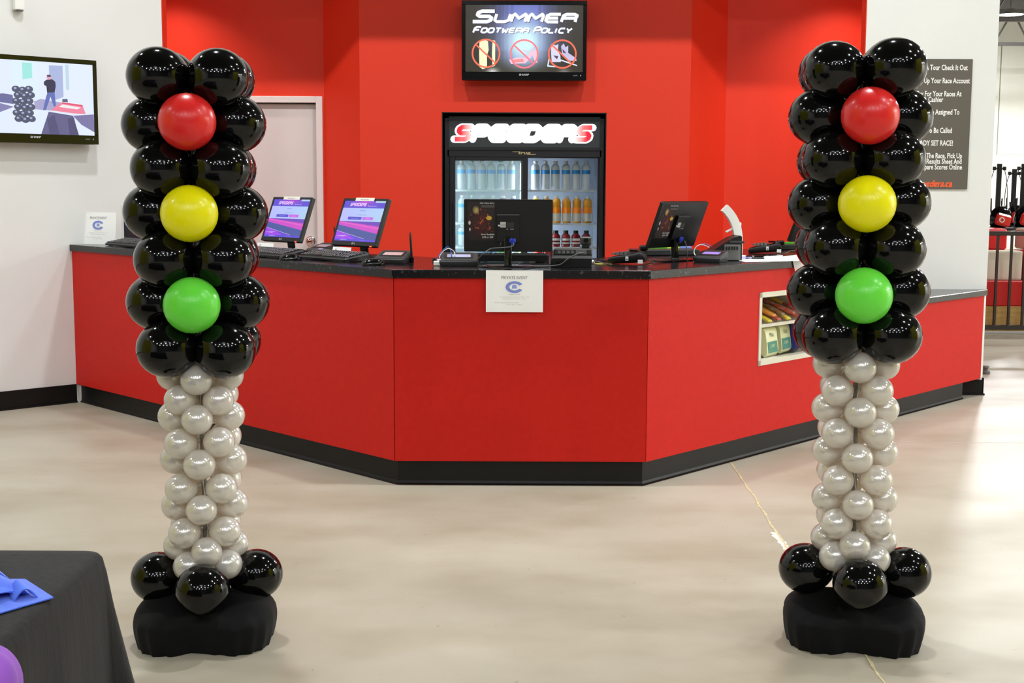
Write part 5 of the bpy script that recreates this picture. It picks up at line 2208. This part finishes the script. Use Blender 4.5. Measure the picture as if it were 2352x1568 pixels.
# paper hanging over the edge near the right column
S_h = (onp(1826, 600, CR + nR * OV, nR) - CR).dot(dR)
b = N()
P_ = CR + dR * S_h + nR * (OV + .002)
me_pts = []
hp = thing('hanging_paper', 'white paper hanging over the worktop edge beside the right balloon column', 'paper', (P_.x, P_.y, ZT), aR)
b = N()
b2 = bmesh.new()
g = []
for s_c, w0, w1 in ((.0, -.035, .24),):
    rows = [(.05, .0015), (.02, .0015), (.0, .001), (-.004, -.006), (-.006, -.08), (-.012, -.16), (-.02, -.215)]
    for y, z in rows:
        k_ = min(0, z) / -.2
        g.append([b2.verts.new((w0 + k_ * .085, y, z + .001)), b2.verts.new((w1, y, z + .001))])
for a_, c_ in zip(g, g[1:]):
    b2.faces.new((a_[0], a_[1], c_[1], c_[0]))
bmesh.ops.solidify(b2, geom=b2.faces[:], thickness=.0006)
merge(b, b2)
ob('sheet', b, M['paper'], hp)
f = Flat()
f.text('NOTICE', .12, -.06, .02, (220, 110, 110), 1, 'C')
f.build('print', PRINT, hp, (0, -.0085, 0), (1, 0, 0), (0, 0.05, 1))

# snacks in the niche
rn = random.Random(9)


def niche_pt(s, d_, z):
    return CR + dR * s - nR * d_ + Vector((0, 0, z))


WR = [((126, 84, 40), 'brown'), ((222, 176, 40), 'gold'), ((168, 150, 90), 'khaki'), ((206, 60, 40), 'red'), ((110, 96, 90), 'grey brown'), ((236, 140, 30), 'orange'), ((150, 60, 50), 'maroon'), ((196, 190, 170), 'silver')]
WR2 = [((236, 206, 40), 'yellow'), ((240, 110, 40), 'orange'), ((222, 200, 50), 'yellow'), ((190, 70, 50), 'red'), ((170, 170, 160), 'silver'), ((90, 60, 80), 'plum')]


def bar_mesh():
    b = N()
    L, W_, H_ = .15, .042, .018
    rings = []
    for x, k_, h in ((-.5, 1, .05), (-.46, 1, .08), (-.42, .96, .8), (-.2, 1, 1), (.2, 1, 1), (.42, .96, .8), (.46, 1, .08), (.5, 1, .05)):
        rings.append([(x * L, a * k_, c_ * h + H_ / 2) for a, c_ in rrect(W_, H_, .007, 3)])
    loft(b, rings)
    return b


BAR0 = mesh_of('candy_bar', bar_mesh(), True, 40)


def bar(s, d_, z, yaw, tilt, cc, nm, label):
    me = BAR0.copy()
    me.materials.append(mat('%s_wrapper' % nm.replace(' ', '_'), cc, 0.3, coat=.3, noise=(40, tuple(min(255, int(v * .6 + 70)) for v in cc), 0.45, 0.6)))
    o = link('candy_bar', me, None, None, tuple(niche_pt(s, d_, z)), (0, tilt, yaw))
    tag(o, label, 'candy', 'candy bars in the counter niche')


zz0 = zsh + .011


def s_at(px, d_, py=790):
    return (onp(px, py, CR - nR * d_, nR) - CR).dot(dR)


yb = atan2(-nR.y, -nR.x)
for r_ in range(2):
    for lay in range(2):
        for i in range(6):
            cc, nm = (WR if (r_ or lay) else WR2)[(i * 3 + r_ + lay * 5) % (8 if (r_ or lay) else 6)]
            d_ = .085 + r_ * .13
            s = s_at(1760 + i * 22 + lay * 9 - r_ * 3, d_ - .04, 730)
            if not (S0 + .04 < s < S1 - .04):
                continue
            bar(s, d_, zz0 + .026 + lay * .027 + r_ * .045, yb + rn.uniform(-.12, .12), -0.33 + rn.uniform(-.04, .04), cc, nm,
                '%s candy bar, %s of the %s %s row in the counter niche' % (nm, ORD[i], 'upper' if lay else 'lower', 'back' if r_ else 'front'))

# crisp packets on the lower niche shelf


def packet(s, d_, z, w_, h, th, cc, c2, nm, label, tiltz=0.0, words=None):
    t = thing('snack_packet', label, 'snack', tuple(niche_pt(s, d_, z)), aR + tiltz, 'snack packets in the counter niche')
    t.rotation_euler = (radians(-8), 0, aR + tiltz)
    b = N()
    rings = []
    for q in range(11):
        v = q / 10
        k_ = sin(pi * min(1, max(0, (v - .04) / .92))) ** .5 if 0.04 < v < .96 else 0.0
        rings.append([(a, c_ * (k_ * th + .0015) / .5 * .5 * 2, v * h) for a, c_ in rrect(w_ * (1 - .06 * k_), 1.0, .3, 4)])
    b2 = bmesh.new()
    loft(b, [[(x, max(-th / 2, min(th / 2, y)), zz_) for x, y, zz_ in r_] for r_ in rings])
    ob('bag', b, mat(nm + '_packet', cc, 0.3, coat=.4), t, True, 50)
    f = Flat()
    if c2:
        f.rect(-w_ * .40, w_ * .40, h * .12, h * .5, c2, 1)
    if words:
        for wd_, zz_, sz, cl in words:
            f.text(wd_, 0, h * zz_, sz, cl, 2, 'C', .9)
    f.build('print', PRINT, t, (0, -th / 2 - .001, 0))
    return t


zl0 = Z0n + .014 + .002
zl0 = Z0n + FW
cw = [('Miss Vickie', .70, .026, (70, 96, 80)), ('ORIGINAL', .35, .014, (214, 226, 190)), ('RECIPE', .24, .014, (214, 226, 190))]
packet(s_at(1770, .06), .06, zl0, .165, .165, .04, (226, 226, 176), (84, 140, 120), 'pale_yellow', 'pale yellow and green chip bag, leftmost in the niche', 0.15, [('Miss', .66, .036, (70, 96, 80)), ('CHIPS', .3, .024, (214, 226, 190))])
packet(s_at(1801, .10), .10, zl0, .15, .165, .04, (222, 222, 172), (76, 132, 120), 'pale_cream', 'pale cream and teal chip bag, middle of the niche', .15, [('Vick', .66, .036, (70, 96, 80)), ('CHIPS', .3, .024, (214, 226, 190))])
packet(s_at(1834, .10), .10, zl0, .17, .19, .045, (44, 50, 130), None, 'deep_blue', 'deep blue snack bag with white splash, right in the niche', .1, [('Bits', .52, .044, (226, 220, 214)), ('&', .2, .05, (232, 150, 40))])
# ================================================================== FAR HALL THINGS
YBAR = 13.3
xr0 = 3.9
rl = thing('guard_rail', 'black steel guard rail beyond the white wall', 'railing', (xr0 + 2, YBAR, 0))
zr1, zr2 = at(2310, 531, YBAR).z, at(2310, 541, YBAR).z
zq1, zq2 = at(2310, 746, YBAR).z, at(2310, 757, YBAR).z
rm = mat('dark_rail_paint', (52, 46, 42), 0.45)
b = N()
box(b, -2, 4, -.02, .02, zr2, zr1, .003)
ob('top_rail', b, rm, rl)
b = N()
box(b, -2, 4, -.02, .02, zq2, zq1, .003)
ob('bottom_rail', b, rm, rl)
x = at(2288, 640, YBAR).x - (xr0 + 2)
stp = at(2320, 640, YBAR).x - at(2288, 640, YBAR).x
for i in range(-8, 26):
    b = N()
    xx = x + i * stp
    if xx < -2 or xx > 4:
        continue
    box(b, xx - .011, xx + .011, -.012, .012, zq1, zr2)
    ob('baluster', b, rm, rl)
for xx in (-1.6, 1.6, 3.8):
    b = N()
    box(b, xx - .02, xx + .02, -.02, .02, 0, zr1, .002)
    ob('rail_post', b, rm, rl)
# barrier behind: wood base with red and white plastic blocks
YW = YBAR + .22
zwd = at(2310, 703, YW).z
zrd = at(2310, 645, YW).z
zwh = at(2310, 575, YW + .2).z
bar_ = thing('track_barrier', 'red and white plastic track barrier on a plywood base behind the rail', 'barrier', (6, YW, 0))
b = N()
for i in range(9):
    box(b, -2.3 + i * .61, -2.3 + i * .61 + .605, 0, .03, .02, zwd, .002)
ob('plywood_base', b, mat('plywood', (196, 160, 92), 0.6, noise=(6, (176, 138, 74), 0.35, 0.65, (1, 1, 6)), bump=(20, .1)), bar_)
b = N()
box(b, -2.3, 3.2, 0, .25, zwd, zrd, .01)
ob('red_band', b, mat('red_barrier_plastic', (206, 30, 34), 0.35), bar_)
for i in range(8):
    b = N()
    x0 = -2.3 + i * .52
    box(b, x0, x0 + .5, .12, .5, zrd, zwh, .02, None, 2)
    o = ob('block', b, MATS['red_barrier_plastic'] if i % 2 else mat('white_barrier_plastic', (232, 226, 206), 0.4), bar_)
    b = N()
    box(b, x0 + .1, x0 + .4, .3, .7, zwh, zwh + .22, .02)
    ob('block', b, mat('white_barrier_plastic', (232, 226, 206), 0.4) if i % 2 else MATS['red_barrier_plastic'], bar_)
# platform with the racks
YK = 14.6
zk0 = at(2310, 527, YK).z
pf = thing('platform', 'grey raised platform behind the track barrier', 'platform', (7, YK + .6, 0))
b = N()
box(b, -2.4, 2.4, -.7, .8, zk0 - .05, zk0, .005)
ob('deck', b, mat('platform_grey', (150, 148, 142), 0.6), pf)
for xx in (-2.2, 0, 2.2):
    b = N()
    box(b, xx - .04, xx + .04, -.6, .7, 0, zk0 - .05)
    ob('support', b, rm, pf)


def rack(px, pytop, Y, label):
    base = at(px, 527, Y)
    top = at(px, pytop, Y)
    t = thing('mast_rack', label, 'rack', (base.x, Y, zk0))
    h = top.z - zk0
    b = N()
    box(b, -.022, .022, -.022, .022, 0, h, .003)
    ob('mast', b, M['black'], t)
    b = N()
    box(b, -.06, .06, -.012, .012, h - .06, h - .045)
    for s in (-1, 1):
        box(b, s * .055 - .014, s * .055 + .014, -.02, .02, h - .07, h - .03, .003)
    ob('crossbar', b, M['black'], t)
    for s in (-1, 1):
        b = N()
        tube(b, [(s * .055, 0, h - .06), (s * .085, 0, h * .75), (s * .1, 0, h * .45), (s * .07, 0, h * .25)], .004, 6)
        ob('wire', b, M['cable'], t, True)
    b = N()
    lathe(b, [(0, 0), (.07, .0), (.11, .05), (.12, .12), (.10, .2), (.05, .25), (0, .26)], 18, Matrix.Translation((.02, -.05, 0)))
    ob('pod', b, M['gloss'], t, True, 60)
    b = N()
    box(b, -.11, .06, -.2, -.16, .04, .17, .02, Matrix.Rotation(.25, 4, 'Y'))
    ob('red_shield', b, mat('red_shield_plastic', (214, 50, 44), 0.3), t)
    b = N()
    lathe(b, [(.018, 0), (.03, 0), (.03, .006), (.018, .006)], 18, Matrix.Translation((-.02, -.2, .11)) @ Matrix.Rotation(pi / 2, 4, 'X'))
    ob('white_ring', b, M['wplastic'], t)
    b = N()
    box(b, -.14, .14, -.16, .1, 0, .03, .01)
    ob('foot', b, M['dgrey'], t)
    b = N()
    for i in range(4):
        cyl(b, .008, (-.1 + i * .05, .04, .03), (-.12 + i * .06, .04, .3 + .04 * (i % 2)), 6)
    ob('lever', b, M['black'], t)
    return t


rack(2289, 376, YK, 'black mast rack with red shield nearest the white wall')
rack(2345, 376, YK + .05, 'tall black mast rack at the right edge of the view')
rack(2324, 388, YK + .8, 'shorter black mast rack between and behind the other two')

# weights on the floor past the wall end
p = onz(2266, 858, 0)
wg = thing('floor_weight', 'small stacked grey floor stop beside the white wall end', 'weight', (p.x - .01, p.y, 0))
b = N()
lathe(b, [(0, 0), (.035, 0), (.038, .015), (.03, .028), (.018, .032), (.02, .045), (.028, .05), (.026, .064), (0, .066)], 18)
ob('weight_body', b, M['grey'], wg, True, 40)

# far lamp
lp = at(2321, 34, 38)
pl = thing('pendant_lamp', 'bright round high-bay lamp hanging in the far hall', 'lamp', tuple(lp))
b = N()
lathe(b, [(0, .16), (.12, .16), (.30, .06), (.37, .0), (.36, 0.0), (.29, .055), (0, .14)], 28)
ob('reflector', b, M['steel'], pl, True, 40)
b = N()
lathe(b, [(0, -.03), (.2, -.02), (.35, .0), (.35, .01), (0, .01)], 28)
ob('diffuser', b, mat('lamp_glow', (255, 255, 250), 0.4, emit=(255, 252, 240), es=6.0), pl, True, 40)
b = N()
cyl(b, .015, (0, 0, .15), (0, 0, 7.2 - lp.z), 8)
ob('hanger', b, tr, pl)
